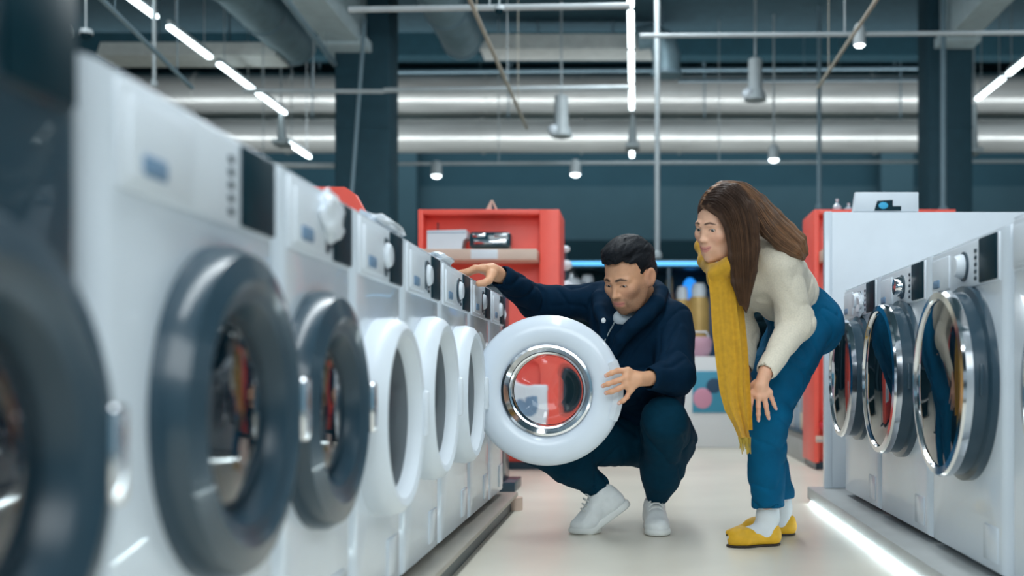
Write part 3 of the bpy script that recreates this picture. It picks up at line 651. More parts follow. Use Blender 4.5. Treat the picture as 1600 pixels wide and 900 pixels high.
def chain(Pp, pts, rs, k=0.0):
    d = None
    for (a, b, r0, r1) in zip(pts[:-1], pts[1:], rs[:-1], rs[1:]):
        c = sd_cap(Pp, a, b, r0, r1); d = c if d is None else smin(d, c, k)
    return d
def waves(Pp, freq, n=6, seed=0):
    r = np.random.RandomState(seed); o = 0
    for i in range(n):
        v = r.normal(size=3); v /= np.linalg.norm(v)
        f = freq*(0.6+0.9*r.rand()); o = o+np.sin((Pp@v)*f+r.rand()*6.28+1.3*np.sin(Pp@(r.normal(size=3)*freq*0.4)))
    return o/n
def ridge(Pp, freq, n=3, seed=0, p=5):
    w = np.abs(waves(Pp, freq, n, seed)); return (1-np.minimum(w*1.6, 1))**p
def net(f, lo, hi, h):
    lo = V3(lo); hi = V3(hi); n = np.ceil((hi-lo)/h).astype(int)+1
    B = 8
    nb = -(-n//B); n = nb*B
    D = np.full(tuple(n), 1.0, dtype=np.float32)
    cx = np.stack(np.meshgrid(*[np.arange(k) for k in nb], indexing='ij'), -1).reshape(-1, 3)
    cc = lo+(cx*B+(B-1)/2)*h
    dc = f(cc); rad = h*B*0.5*1.7321*1.35+0.004
    loc = np.stack(np.meshgrid(*[np.arange(B)]*3, indexing='ij'), -1).reshape(-1, 3)
    for i in np.nonzero(dc < -rad)[0]:
        s = cx[i]*B; D[s[0]:s[0]+B, s[1]:s[1]+B, s[2]:s[2]+B] = -1
    act = np.nonzero(np.abs(dc) <= rad)[0]
    CH = 400
    for j in range(0, len(act), CH):
        ids = act[j:j+CH]
        pts = lo+((cx[ids]*B)[:, None, :]+loc[None])*h
        v = f(pts.reshape(-1, 3)).reshape(len(ids), B, B, B)
        for q, i in enumerate(ids):
            s = cx[i]*B; D[s[0]:s[0]+B, s[1]:s[1]+B, s[2]:s[2]+B] = v[q]
    S = D < 0
    cs = np.zeros(tuple(n-1), dtype=np.int8)
    for a in (0, 1):
        for b in (0, 1):
            for c in (0, 1):
                cs += S[a:n[0]-1+a, b:n[1]-1+b, c:n[2]-1+c]
    I = np.argwhere((cs > 0) & (cs < 8))
    idx = np.full(tuple(n-1), -1, dtype=np.int64); idx[I[:, 0], I[:, 1], I[:, 2]] = np.arange(len(I))
    acc = np.zeros((len(I), 3)); cnt = np.zeros(len(I))
    corners = [(a, b, c) for a in (0, 1) for b in (0, 1) for c in (0, 1)]
    for p in corners:
        for ax in range(3):
            if p[ax]: continue
            q = list(p); q[ax] = 1
            v0 = D[I[:, 0]+p[0], I[:, 1]+p[1], I[:, 2]+p[2]]; v1 = D[I[:, 0]+q[0], I[:, 1]+q[1], I[:, 2]+q[2]]
            m = (v0 < 0) != (v1 < 0)
            t = np.where(m, v0/np.where(np.abs(v0-v1) < 1e-9, 1e-9, v0-v1), 0); t = np.clip(t, 0, 1)
            pos = np.tile(np.array(p, float), (len(I), 1)); pos[:, ax] += t
            acc[m] += pos[m]; cnt[m] += 1
    co = lo+(I+acc/np.maximum(cnt, 1)[:, None])*h
    faces = []
    for ax in range(3):
        o1, o2 = (ax+1) % 3, (ax+2) % 3
        sl0 = [slice(0, None)]*3; sl1 = [slice(0, None)]*3
        sl0[ax] = slice(0, -1); sl1[ax] = slice(1, None)
        E = np.argwhere(S[tuple(sl0)] != S[tuple(sl1)])
        E = E[(E[:, o1] > 0) & (E[:, o2] > 0) & (E[:, o1] < n[o1]-1) & (E[:, o2] < n[o2]-1)]
        e1 = np.zeros(3, int); e1[o1] = 1; e2 = np.zeros(3, int); e2[o2] = 1
        g = lambda X: idx[X[:, 0], X[:, 1], X[:, 2]]
        q = np.stack([g(E), g(E-e1), g(E-e1-e2), g(E-e2)], 1)
        inside = S[E[:, 0], E[:, 1], E[:, 2]]
        q[inside] = q[inside][:, ::-1]
        q = q[:, ::-1]
        faces.append(q[(q >= 0).all(axis=1)])
    return co, np.concatenate(faces)
def relax(co, fa, it=1, lam=0.5):
    for _ in range(it):
        s = np.zeros_like(co); c = np.zeros(len(co))
        for i in range(4):
            a, b = fa[:, i], fa[:, (i+1) % 4]
            np.add.at(s, a, co[b]); np.add.at(c, a, 1)
        co = co+lam*(s/np.maximum(c, 1)[:, None]-co)
    return co
def one_surface(parts, vox):
    """weld overlapping closed pieces into one continuous skin"""
    tmp = mesh_np('tmp_skin', parts, None); md = tmp.modifiers.new('r', 'REMESH'); md.mode = 'VOXEL'; md.voxel_size = vox
    dg = bpy.context.evaluated_depsgraph_get(); me = bpy.data.meshes.new_from_object(tmp.evaluated_get(dg))
    n = len(me.vertices); co = np.zeros(n*3, np.float32); me.vertices.foreach_get('co', co)
    lv = np.zeros(len(me.loops), np.int32); me.loops.foreach_get('vertex_index', lv)
    q = len(me.loops) == 4*len(me.polygons)
    old = tmp.data; bpy.data.objects.remove(tmp, do_unlink=True); bpy.data.meshes.remove(old); bpy.data.meshes.remove(me)
    if not q or n == 0: return parts
    co = co.reshape(-1, 3).astype(float); fa = lv.reshape(-1, 4).astype(np.int64)
    # keep the largest connected piece
    lab = np.arange(n)
    for _ in range(400):
        mn = lab[fa].min(axis=1); new = lab.copy()
        for i in range(4): np.minimum.at(new, fa[:, i], mn)
        new = new[new]
        if (new == lab).all(): break
        lab = new
    u, c = np.unique(lab, return_counts=True); keep = lab == u[c.argmax()]
    idx = np.cumsum(keep)-1; fk = fa[keep[fa[:, 0]]]
    print('ONE_SURFACE', n, keep.sum(), len(u))
    return [(relax(co[keep], idx[fk], 1, 0.3), idx[fk])]
def mesh_np(name, parts, m, parent=None, colf=None):
    cos, fas, off = [], [], 0
    for co, fa in parts: cos.append(co); fas.append(fa+off); off += len(co)
    co = np.concatenate(cos); fa = np.concatenate(fas)
    me = bpy.data.meshes.new(name)
    me.vertices.add(len(co)); me.vertices.foreach_set('co', co.astype(np.float32).ravel())
    me.loops.add(len(fa)*4); me.loops.foreach_set('vertex_index', fa.astype(np.int32).ravel())
    me.polygons.add(len(fa)); me.polygons.foreach_set('loop_start', np.arange(0, len(fa)*4, 4, dtype=np.int32))
    me.polygons.foreach_set('use_smooth', np.ones(len(fa), bool))
    me.update(calc_edges=True); me.validate()
    if colf is not None:
        at = me.color_attributes.new('col', 'FLOAT_COLOR', 'POINT')
        c = np.ones((len(co), 4), np.float32); c[:, :3] = colf(co); at.data.foreach_set('color', c.ravel())
    if m is not None: me.materials.append(m)
    o = bpy.data.objects.new(name, me); COL.objects.link(o)
    if parent is not None: o.parent = parent
    return o
def sdf_obj(name, f, lo, hi, h, m, parent=None, colf=None, smooth=1):
    co, fa = net(f, lo, hi, h); co = relax(co, fa, smooth, 0.5)
    return mesh_np(name, [(co, fa)], m, parent, colf)
def Rz(a): c, s = math.cos(a), math.sin(a); return np.array([[c, -s, 0], [s, c, 0], [0, 0, 1]])
def Rx(a): c, s = math.cos(a), math.sin(a); return np.array([[1, 0, 0], [0, c, -s], [0, s, c]])
def Ry(a): c, s = math.cos(a), math.sin(a); return np.array([[c, 0, s], [0, 1, 0], [-s, 0, c]])
rad = math.radians
# ---- a head in its own frame: x to its left, -y forward, z up, centre between the ears
def head_sdf(q, k):
    """q: points in head frame (metres). k: dict of variations"""
    w = k.get('w', 1.0); nz = k.get('nose', 0.95)
    d = sd_ell(q, (0, 0.018, 0.040), (0.074*w, 0.094, 0.080))
    d = smin(d, sd_ell(q, (0, -0.028, -0.022), (0.061*w, 0.060, 0.082)), 0.03)
    d = smin(d, sd_ell(q, (0, -0.030, -0.066), (0.050*k.get('jaw', 1), 0.046, 0.036)), 0.03)
    d = smin(d, sd_ell(q, (0, -0.070, -0.094), (0.019, 0.015, 0.014)), 0.022)
    for s in (-1, 1):
        d = smin(d, sd_ell(q, (s*0.040, -0.056, -0.020), (0.022, 0.022, 0.020)), 0.022)          # cheekbone
        d = smin(d, sd_cap(q, (s*0.056*w, 0.0, -0.03), (s*0.034, -0.045, -0.085), 0.014, 0.012), 0.03)  # jaw line
        d = smin(d, sd_cap(q, (s*0.014, -0.081, 0.017), (s*0.044, -0.067, 0.016), 0.0085, 0.0065), 0.014)  # brow
        d = smax(d, -sd_ell(q, (s*0.031, -0.092, 0.001), (0.017, 0.015, 0.0105)), 0.012)           # socket
        e = np.array([s*0.031, -0.0665, 0.0])
        lid = sd_ell(q, e, (0.0150, 0.0142, 0.0138))
        op = k.get('eye', 0.005)
        slit = sd_ell(q, (s*0.031, -0.083, k.get('eyez', -0.001)), (0.0128, 0.016, op))
        lid = smax(lid, -slit, 0.0015)
        d = smin(d, lid, 0.004)
        d = smax(d, -sd_ell(q, (s*0.031, -0.083, k.get('eyez', -0.001)), (0.0118, 0.0105, op*0.9)), 0.001)
        # nostril wing
        d = smin(d, sd_ell(q, (s*0.0120*nz, -0.088, -0.033), (0.0070*nz, 0.0095, 0.0070*nz)), 0.007)
    d = smin(d, sd_cap(q, (0, -0.079, 0.010), (0, -0.101+0.004*(1-nz)*10, -0.027), 0.0062*nz, 0.0078*nz), 0.011)            # nose
    d = smin(d, sd_ell(q, (0, -0.102+0.004*(1-nz)*10, -0.031), (0.0090*nz, 0.0085, 0.0075*nz)), 0.006)
    for s in (-1, 1):
        d = smax(d, -sd_ell(q, (s*0.0065, -0.098, -0.0415), (0.0034, 0.0050, 0.0030)), 0.003)
    # muzzle and lips
    sm = k.get('smile', 0.0); lf = k.get('lip', 1.0)
    d = smin(d, sd_ell(q, (0, -0.073, -0.060), (0.026, 0.016, 0.020)), 0.016)
    up = chain(q, [(-0.024, -0.074, -0.0605+sm), (-0.010, -0.0865, -0.0560), (0, -0.0875, -0.0575), (0.010, -0.0865, -0.0560), (0.024, -0.074, -0.0605+sm)], [0.0018, 0.0042*lf, 0.0040*lf, 0.0042*lf, 0.0018])
    lo_ = chain(q, [(-0.022, -0.0745, -0.0625+sm), (-0.009, -0.0850, -0.0670), (0.009, -0.0850, -0.0670), (0.022, -0.0745, -0.0625+sm)], [0.0018, 0.0050*lf, 0.0050*lf, 0.0018])
    d = smin(d, up, 0.004); d = smin(d, lo_, 0.004)
    slit = chain(q, [(-0.026, -0.077, -0.0612+sm), (-0.010, -0.092, -0.0612), (0.010, -0.092, -0.0612), (0.026, -0.077, -0.0612+sm)], [0.0009, 0.0014, 0.0014, 0.0009])
    d = smax(d, -slit, 0.0015)
    # ears
    for s in (-1, 1):
        R = Rz(-s*rad(32))@Rx(rad(-12))
        ear = sd_ell(q, (s*0.081*w, 0.012, -0.004), (0.0070, 0.0190, 0.031), R)
        ear = smin(ear, sd_ell(q, (s*0.076*w, 0.004, -0.026), (0.007, 0.010, 0.012), R), 0.008)
        ear = smax(ear, -sd_ell(q, (s*0.0890*w, 0.009, -0.001), (0.0070, 0.0110, 0.021), R), 0.003)
        d = smin(d, ear, 0.006)
    return d
def head_color(q, k):
    n = len(q); base = np.array(k['skin']); c = np.tile(base, (n, 1))
    def blend(m, col, a=1.0):
        m = np.clip(m, 0, 1)[:, None]*a
        nonlocal c
        c = c*(1-m)+np.array(col)*m
    S = lambda d, w: 1/(1+np.exp(np.clip(d/w, -30, 30)))
    x, y, z = q[:, 0], q[:, 1], q[:, 2]; front = S(y+0.03, 0.006)
    for s in (-1, 1):
        blend(S(sd_ell(q, (s*0.040, -0.062, -0.030), (0.020, 0.03, 0.016)), 0.006), k['blush'], 0.35)
        blend(S(np.abs(x-s*0.080)-0.010, 0.003)*S(-y-0.02, 0.006), k['blush'], 0.3)
        # brow
        br = chain(q, [(s*0.012, -0.094, 0.0175), (s*0.028, -0.088, 0.0235), (s*0.046, -0.070, 0.0180)], [0.0105, 0.0105, 0.0085])
        bz = np.interp(np.abs(x), [0.010, 0.028, 0.047], [0.0205, 0.0235, 0.0175]); th = np.interp(np.abs(x), [0.010, 0.018, 0.034, 0.047], [0.0022, 0.0034, 0.0027, 0.0010])*k.get('browt', 1)
        m = S(np.abs(z-bz)-th, 0.0007)*S(0.0105-np.abs(x), 0.001)*S(np.abs(x)-0.047, 0.0012)*front
        blend(m, k['brow'], 0.92)
        # lash line and lid shade
        m = S(np.abs(sd_ell(q, (s*0.031, -0.083, k.get('eyez', -0.001)), (0.0128, 0.022, k.get('eye', 0.005))))-0.0011, 0.0005)*front*S(-(z-k.get('eyez', -0.001)+0.0015), 0.001)
        blend(m, (0.02, 0.012, 0.01), k.get('lash', 0.8))
    zl = k.get('smile', 0.0)*np.clip((np.abs(x)-0.008)/0.016, 0, 1)
    m = S(np.abs(z+0.0618-zl)-(0.0092*np.sqrt(np.clip(1-(x/0.0255)**2, 0, 1))), 0.0007)*S(np.abs(x)-0.0255, 0.001)*front
    blend(m, k['lips'], 0.85)
    blend(S(np.abs(z+0.0612-zl)-0.0009, 0.0004)*S(np.abs(x)-0.024, 0.001)*front, tuple(0.35*v for v in k['lips']), 0.8)
    if k.get('stubble'):
        j = S(z+0.040+0.25*np.clip(np.abs(x)-0.05, 0, 1), 0.006)*S(0.0-(y*-1)-0.05, 0.02)
        a = S(z+0.052-0.9*np.clip(np.abs(x)-0.02, 0, 0.05), 0.007)*S(y-0.01, 0.01)
        lipm = S(np.abs(z+0.0618)-0.011, 0.001)*S(np.abs(x)-0.026, 0.002)*front
        r = np.random.RandomState(3).rand(n)
        blend(a*(1-lipm)*(0.7+0.5*r), (0.07, 0.045, 0.035), k['stubble'])
        mo = S(np.abs(z+0.0478)-0.0042-0.10*np.clip(np.abs(x)-0.012, 0, 1), 0.0015)*S(np.abs(x)-0.029, 0.002)*front*S(-(z+0.053)*0-0.0, 1)
        blend(mo, (0.05, 0.03, 0.022), k['stubble']*1.1)
        go = S(np.abs(np.abs(x)-0.028)-0.004, 0.002)*S(np.abs(z+0.064)-0.014, 0.003)*front
        blend(go, (0.05, 0.03, 0.022), k['stubble']*0.9)
        ch = S(sd_ell(q, (0, -0.08, -0.092), (0.020, 0.03, 0.010)), 0.002)
        blend(ch, (0.05, 0.03, 0.022), k['stubble']*0.7)
    return np.clip(c, 0, 1)
class Head:
    def __init__(s, c, yaw, pitch, roll, k, sc=1.0):
        s.c = V3(c); s.R = Rz(rad(yaw))@Rx(rad(pitch))@Ry(rad(roll)); s.k = k; s.s = sc
    def loc(s, Pp): return ((Pp-s.c)@s.R)/s.s
    def wld(s, p): return s.c+s.R@(V3(p)*s.s)
    def f(s, Pp): return head_sdf(s.loc(Pp), s.k)*s.s
    def eyes(s, parent, look):
        """look: direction in the head frame the irises point to"""
        for sx in (-1, 1):
            e = s.wld((sx*0.031, -0.0665, 0.0)); r = 0.0128*s.s
            d = V3(look); d /= np.linalg.norm(d); dw = s.R@d
            m = MB(); bmesh.ops.create_icosphere(m.bm, subdivisions=4, radius=r)
            me_o = m.build('eye', mat('eyeball', (0.8, 0.8, 0.8), 0.12, attr='col', coat=0.6), parent)
            me = me_o.data; n = len(me.vertices); co = np.zeros(n*3, np.float32); me.vertices.foreach_get('co', co); co = co.reshape(-1, 3)
            cs = (co@dw)/r; c = np.ones((n, 4), np.float32); c[:, :3] = (0.62, 0.58, 0.56)
            c[cs > 0.885, :3] = s.k.get('iris', (0.08, 0.045, 0.025)); c[cs > 0.972, :3] = (0.005, 0.005, 0.005)
            at = me.color_attributes.new('col', 'FLOAT_COLOR', 'POINT'); at.data.foreach_set('color', c.ravel())
            me_o.location = e
def hand_sdf(Pp, wrist, palm_c, knuckles, fingers, thumb, r=0.0085, pr=0.017, wr=0.024):
    """palm made of bones fanning from the wrist to every knuckle; fingers are joint lists starting at their knuckle"""
    d = sd_cap(Pp, wrist, palm_c, wr, wr*0.92)
    for kn in knuckles: d = smin(d, sd_cap(Pp, palm_c, kn, pr*0.95, r*1.30), 0.010)
    for a, b in zip(knuckles[:-1], knuckles[1:]): d = smin(d, sd_cap(Pp, a, b, r*1.18, r*1.18), 0.008)
    for i, fi in enumerate(fingers):
        n = len(fi); rs = [r*(1.12-0.30*j/(n-1)) for j in range(n)]
        if i == 3: rs = [v*0.9 for v in rs]
        g = chain(Pp, fi, rs, 0.002)
        for j in fi[1:-1]: g = smin(g, np.linalg.norm(Pp-V3(j), axis=1)-r*1.04*(0.9 if i == 3 else 1), 0.003)
        d = smin(d, g, 0.004)
    if thumb is not None:
        n = len(thumb); d = smin(d, chain(Pp, thumb, [r*1.9]+[r*(1.35-0.3*j/(n-1)) for j in range(1, n)], 0.004), 0.007)
    return d
def nails(parent, fingers, normal, r=0.0085, col=(0.72, 0.46, 0.40)):
    for fi in fingers:
        a, b = V3(fi[-2]), V3(fi[-1]); ax = (b-a)/np.linalg.norm(b-a); nrm = V3(normal); nrm = nrm-ax*(nrm@ax); nrm /= np.linalg.norm(nrm)
        sd = np.cross(ax, nrm); c = b+nrm*r*0.62
        m = MB(); bmesh.ops.create_uvsphere(m.bm, u_segments=12, v_segments=8, radius=1)
        for v in m.bm.verts:
            q = V3(v.co); v.co = Vector(ax*q[0]*r*0.72+sd*q[1]*r*0.55+nrm*q[2]*r*0.24)
        o = m.build('fingernail', mat('nail', col, 0.3), parent); o.location = c
SKIN = mat('skin', (0.8, 0.5, 0.4), 0.48, attr='col', noise=0.05, scale=60, bump=0.05, bscale=900, sss=0.08)
# ------------------------------------------------------------------ the crouching man
NAVY = mat('navy_wool', (0.0010, 0.016, 0.040), 0.85, noise=0.12, scale=40, bump=0.2, bscale=500, spec=0.12)
NAVYT = mat('navy_trousers', (0.0010, 0.030, 0.058), 0.85, noise=0.12, scale=40, bump=0.2, bscale=500, spec=0.12)
man = thing('person', 'crouching man in navy jacket and white sneakers holding the round washer door', 'person', (0.0, 3.95, 0))
def rebase(objs, root):
    for o in objs: o.parent = root; o.matrix_parent_inverse = Matrix.Identity(4); o.location = o.location - root.location
MK = dict(nose=0.95, w=1.0, jaw=0.96, eye=0.0040, eyez=-0.0034, skin=(0.70, 0.375, 0.225), blush=(0.72, 0.30, 0.20), lips=(0.62, 0.22, 0.19), brow=(0.030, 0.018, 0.013), browt=1.0,
          lash=0.9, stubble=0.5, iris=(0.03, 0.015, 0.01), smile=0.0025, lip=1.1)
MH = Head(P(983, 432, 3.86), -38, 27, 4, MK, 1.06)
neckT = MH.wld((0, 0.030, -0.045)); 
neckB = A(0.045, 4.03, 0.80)
M = dict(pel=A(0.045, 4.18, 0.345), waist=A(0.045, 4.15, 0.50), chest=A(0.015, 4.03, 0.68), ub=A(0.03, 4.06, 0.78),
         rs=A(-0.125, 4.10, 0.852), ls=A(0.135, 3.95, 0.765), re=A(-0.370, 4.04, 0.850), rw=A(-0.480, 3.80, 0.930),
         le=A(0.140, 3.78, 0.575), lw=A(0.05, 3.665, 0.567),
         rh=A(-0.035, 4.10, 0.335), lh=A(0.125, 4.08, 0.335), rk=A(-0.345, 3.83, 0.330), lk=A(0.100, 3.77, 0.425),
         ra=A(-0.130, 4.00, 0.165), la=A(0.084, 4.05, 0.125))
# hands -------------------------------------------------------------
def pp(l): return [V3(P(*p)) for p in l]
L_wr = M['lw']; L_pc = V3(P(996, 593, 3.615))
L_kn = pp([(981, 579, 3.598), (978, 590, 3.592), (979, 601, 3.592), (985, 609, 3.598)])
L_f = [pp([(981, 579, 3.598), (966, 579, 3.592), (955, 583, 3.592), (947, 587, 3.595)]),
       pp([(978, 590, 3.592), (961, 596, 3.588), (950, 600, 3.590), (942, 603, 3.594)]),
       pp([(979, 601, 3.592), (965, 608, 3.588), (955, 612, 3.590), (947, 614, 3.594)]),
       pp([(985, 609, 3.598), (980, 620, 3.594), (974, 626, 3.592), (967, 630, 3.595)])]
L_th = pp([(998, 588, 3.63), (986, 582, 3.665), (974, 582, 3.690), (962, 588, 3.695)])
R_wr = M['rw']; R_pc = V3(P(768, 423, 3.755))
R_kn = pp([(757, 419, 3.72), (754, 419, 3.745), (753, 420, 3.77), (755, 422, 3.79)])
zt_ = 0.918+0.010
R_f = []
for i, y_ in enumerate((3.70, 3.735, 3.77, 3.80)):
    k0 = R_kn[i]; R_f.append([k0, A(k0[0]-0.030, y_, zt_+0.014), A(k0[0]-0.054, y_-0.004, zt_+0.002), A(k0[0]-0.078, y_-0.006, zt_-0.001)])
R_th = pp([(768, 429, 3.73), (764, 438, 3.70), (757, 442, 3.685), (748, 443, 3.68)])
def man_body(Pp):
    d = sd_ell(Pp, M['pel']+A(0, 0, 0.02), (0.125, 0.10, 0.09))
    d = smin(d, sd_cap(Pp, M['pel'], M['waist'], 0.12, 0.115), 0.05)
    d = smin(d, sd_cap(Pp, M['waist'], M['chest'], 0.115, 0.13), 0.05)
    d = smin(d, sd_cap(Pp, M['rs'], M['ls'], 0.060, 0.060), 0.08)
    d = smin(d, sd_cap(Pp, neckB, neckT, 0.060, 0.052), 0.04)
    for s in 'rl':
        d = smin(d, chain(Pp, [M[s+'s'], M[s+'e'], M[s+'w']], [0.052, 0.040, 0.026], 0.01), 0.03)
        d = smin(d, chain(Pp, [M[s+'h'], M[s+'k'], M[s+'a']], [0.074, 0.052, 0.034], 0.015), 0.02)
    return d
lo_, hi_ = A(-0.62, 3.5, 0.0), A(0.34, 4.42, 1.02)
parts = []
co, fa = net(man_body, lo_, hi_, 0.012); parts.append((relax(co, fa, 2), fa))
def mh(Pp):
    d = MH.f(Pp); return smin(d, sd_cap(Pp, neckB, neckT, 0.058, 0.052), 0.02)
hc = MH.c; co, fa = net(mh, hc-0.17, hc+A(0.17, 0.19, 0.15), 0.0024); parts.append((relax(co, fa, 1, 0.35), fa))
fL = lambda Pp: hand_sdf(Pp, L_wr, L_pc, L_kn, L_f, L_th, r=0.0092, pr=0.018, wr=0.026)
fR = lambda Pp: hand_sdf(Pp, R_wr, R_pc, R_kn, R_f, R_th, r=0.0105, pr=0.020, wr=0.029)
for f_, pts in ((fL, [L_wr, L_pc]+sum(L_f, [])+L_th), (fR, [R_wr, R_pc]+sum(R_f, [])+R_th)):
    pa = np.array(pts); co, fa = net(f_, pa.min(0)-0.035, pa.max(0)+0.035, 0.0026); parts.append((relax(co, fa, 1, 0.4), fa))
def man_col(Pp):
    q = MH.loc(Pp); inh = np.linalg.norm(q, axis=1) < 0.19
    c = np.tile(np.array((0.74, 0.40, 0.24)), (len(Pp), 1))
    if inh.any(): c[inh] = head_color(q[inh], MK)
    tips = np.array([f[-1] for f in L_f+R_f]+[k for f in L_f+R_f for k in f[1:2]])
    dm = np.full(len(Pp), 9.0)
    for tp in tips: dm = np.minimum(dm, np.linalg.norm(Pp-tp, axis=1))
    m = np.clip(1-dm/0.018, 0, 1)[:, None]*0.5
    return c*(1-m)+np.array((0.76, 0.30, 0.17))*m
mbody = mesh_np('body', one_surface(parts, 0.0022), SKIN, None, man_col)
mparts = [mbody]
# jacket -------------------------------------------------------------
MHf = MH.R@A(0, -1, 0)
colL = [V3(P(*p)) for p in ((1022, 444, 4.03), (1033, 456, 3.94), (1026, 474, 3.87), (1009, 493, 3.83), (989, 510, 3.815), (971, 530, 3.83), (956, 562, 3.86))]
colR = [V3(P(*p)) for p in ((1000, 440, 4.10), (950, 450, 4.06), (936, 465, 4.00), (938, 485, 3.94), (945, 505, 3.89), (944, 530, 3.875), (940, 560, 3.87))]
def jacket(Pp):
    d = sd_cap(Pp, M['pel']+A(0.0, -0.02, 0.07), M['waist']+A(0, -0.01, 0.0), 0.135, 0.135)
    d = smin(d, sd_cap(Pp, M['waist'], M['chest'], 0.135, 0.145), 0.05)
    d = smin(d, sd_cap(Pp, M['chest']+A(0, 0.02, 0), M['ub'], 0.14, 0.10), 0.06)
    d = smin(d, sd_cap(Pp, M['rs']+A(0.02, 0, 0), M['ls']+A(-0.02, 0, 0), 0.075, 0.078), 0.08)
    d = smin(d, sd_cap(Pp, A(0.045, 4.06, 0.80), A(0.05, 4.04, 0.865), 0.10, 0.078), 0.05)
    d = smin(d, sd_cap(Pp, A(0.0, 3.965, 0.755), A(-0.01, 3.975, 0.58), 0.100, 0.12), 0.06)
    d = smin(d, sd_cap(Pp, A(-0.085, 4.03, 0.80), A(-0.04, 3.98, 0.62), 0.085, 0.10), 0.06)
    arms = None
    for s, rr in (('r', [0.072, 0.060, 0.043]), ('l', [0.080, 0.068, 0.043])):
        e = M[s+'w']+(M[s+'e']-M[s+'w'])*0.10
        a = chain(Pp, [M[s+'s'], M[s+'e'], e], rr, 0.03)
        arms = a if arms is None else np.minimum(arms, a)
    # sleeve folds
    fold = np.maximum(0, waves(Pp, 70, 5, 3))**1.0
    d = smin(d, arms, 0.035)
    d = d-0.005*fold-0.003*waves(Pp, 30, 4, 9)+0.007*ridge(Pp*A(1.3, 1, 0.8), 34, 3, 17)
    d = smax(d, -(sd_cap(Pp, A(0.035, 4.0, 0.92), A(-0.030, 3.85, 0.80), 0.066, 0.036)), 0.012)     # neck opening
    for c_, rr in ((colL, [0.020, 0.026, 0.030, 0.030, 0.028, 0.024, 0.016]), (colR, [0.018, 0.022, 0.026, 0.026, 0.021, 0.016, 0.012])):
        d = smin(d, chain(Pp, c_, rr, 0.01), 0.014)
    # open front groove
    g = chain(Pp, [V3(P(964, 500, 3.845)), V3(P(955, 520, 3.84)), V3(P(945, 545, 3.84)), V3(P(938, 575, 3.84))], [0.008, 0.006, 0.005, 0.004])
    d = smax(d, -g, 0.006)
    # hollow cuffs
    for s in 'rl':
        e = M[s+'w']; v = (e-M[s+'e'])/np.linalg.norm(e-M[s+'e'])
        d = smax(d, -sd_cap(Pp, e-v*0.045, e+v*0.05, 0.032, 0.034), 0.004)
    d = smax(d, (M['pel'][2]+0.015+0.35*(4.18-Pp[:, 1])*0.35)-Pp[:, 2], 0.02)
    return d
def surf(f, px, py, Ya, Yb):
    ys = np.linspace(Ya, Yb, 400); pts = np.stack([(px-VX)*ys/F, ys, H+(VY-py)*ys/F], 1); v = f(pts); k = np.argmax(v < 0)
    return Vector(pts[k])
seams = [[V3(surf(jacket, x, y, 3.6, 4.2)) for x, y in l] for l in (
    ((1042, 476), (1030, 498), (1012, 520), (992, 543), (978, 566), (968, 592)),
    ((926, 458), (919, 485), (921, 512), (930, 540)),
    ((1062, 505), (1048, 530), (1038, 555)), ((1070, 560), (1052, 572), (1036, 574)), ((872, 452), (884, 470), (890, 488)), ((842, 447), (850, 466), (846, 484)))]
def jacket2(Pp):
    d = jacket(Pp)
    for i, s_ in enumerate(seams):
        g = chain(Pp, s_, [0.0055]*len(s_)) if i < 2 else chain(Pp, s_, [0.002]+[0.007]*(len(s_)-2)+[0.002])
        d = smax(d, -g, 0.012 if i >= 2 else 0.007)
    return d
mparts.append(sdf_obj('jacket', jacket2, lo_-0.02, hi_+0.02, 0.0052, NAVY))
def shirt(Pp):
    return sd_cap(Pp, A(0.035, 3.99, 0.825), V3(P(972, 498, 3.90)), 0.060, 0.034)
mparts.append(sdf_obj('t_shirt', shirt, A(-0.1, 3.75, 0.62), A(0.12, 4.06, 0.88), 0.006, mat('white_cotton', (0.62, 0.70, 0.76), 0.8, noise=0.06)))
def surf(f, px, py, Ya, Yb):
    ys = np.linspace(Ya, Yb, 400); pts = np.stack([(px-VX)*ys/F, ys, H+(VY-py)*ys/F], 1); v = f(pts); k = np.argmax(v < 0)
    return Vector(pts[k])
pl = MB().tube([surf(jacket, x, y, 3.6, 4.1) for x, y in ((962, 500), (957, 510), (951, 520), (945, 532), (939, 545))], 0.003, 8).build('zip_edge', mat('zip_grey', (0.25, 0.30, 0.32), 0.5))
mparts.append(pl)
bp_ = surf(jacket, 943, 501, 3.6, 4.1); bt = MB().ball(bp_, 0.0085, 16, (1, 0.6, 1.2)).build('button', mat('button_white', (0.8, 0.85, 0.88), 0.3)); mparts.append(bt)
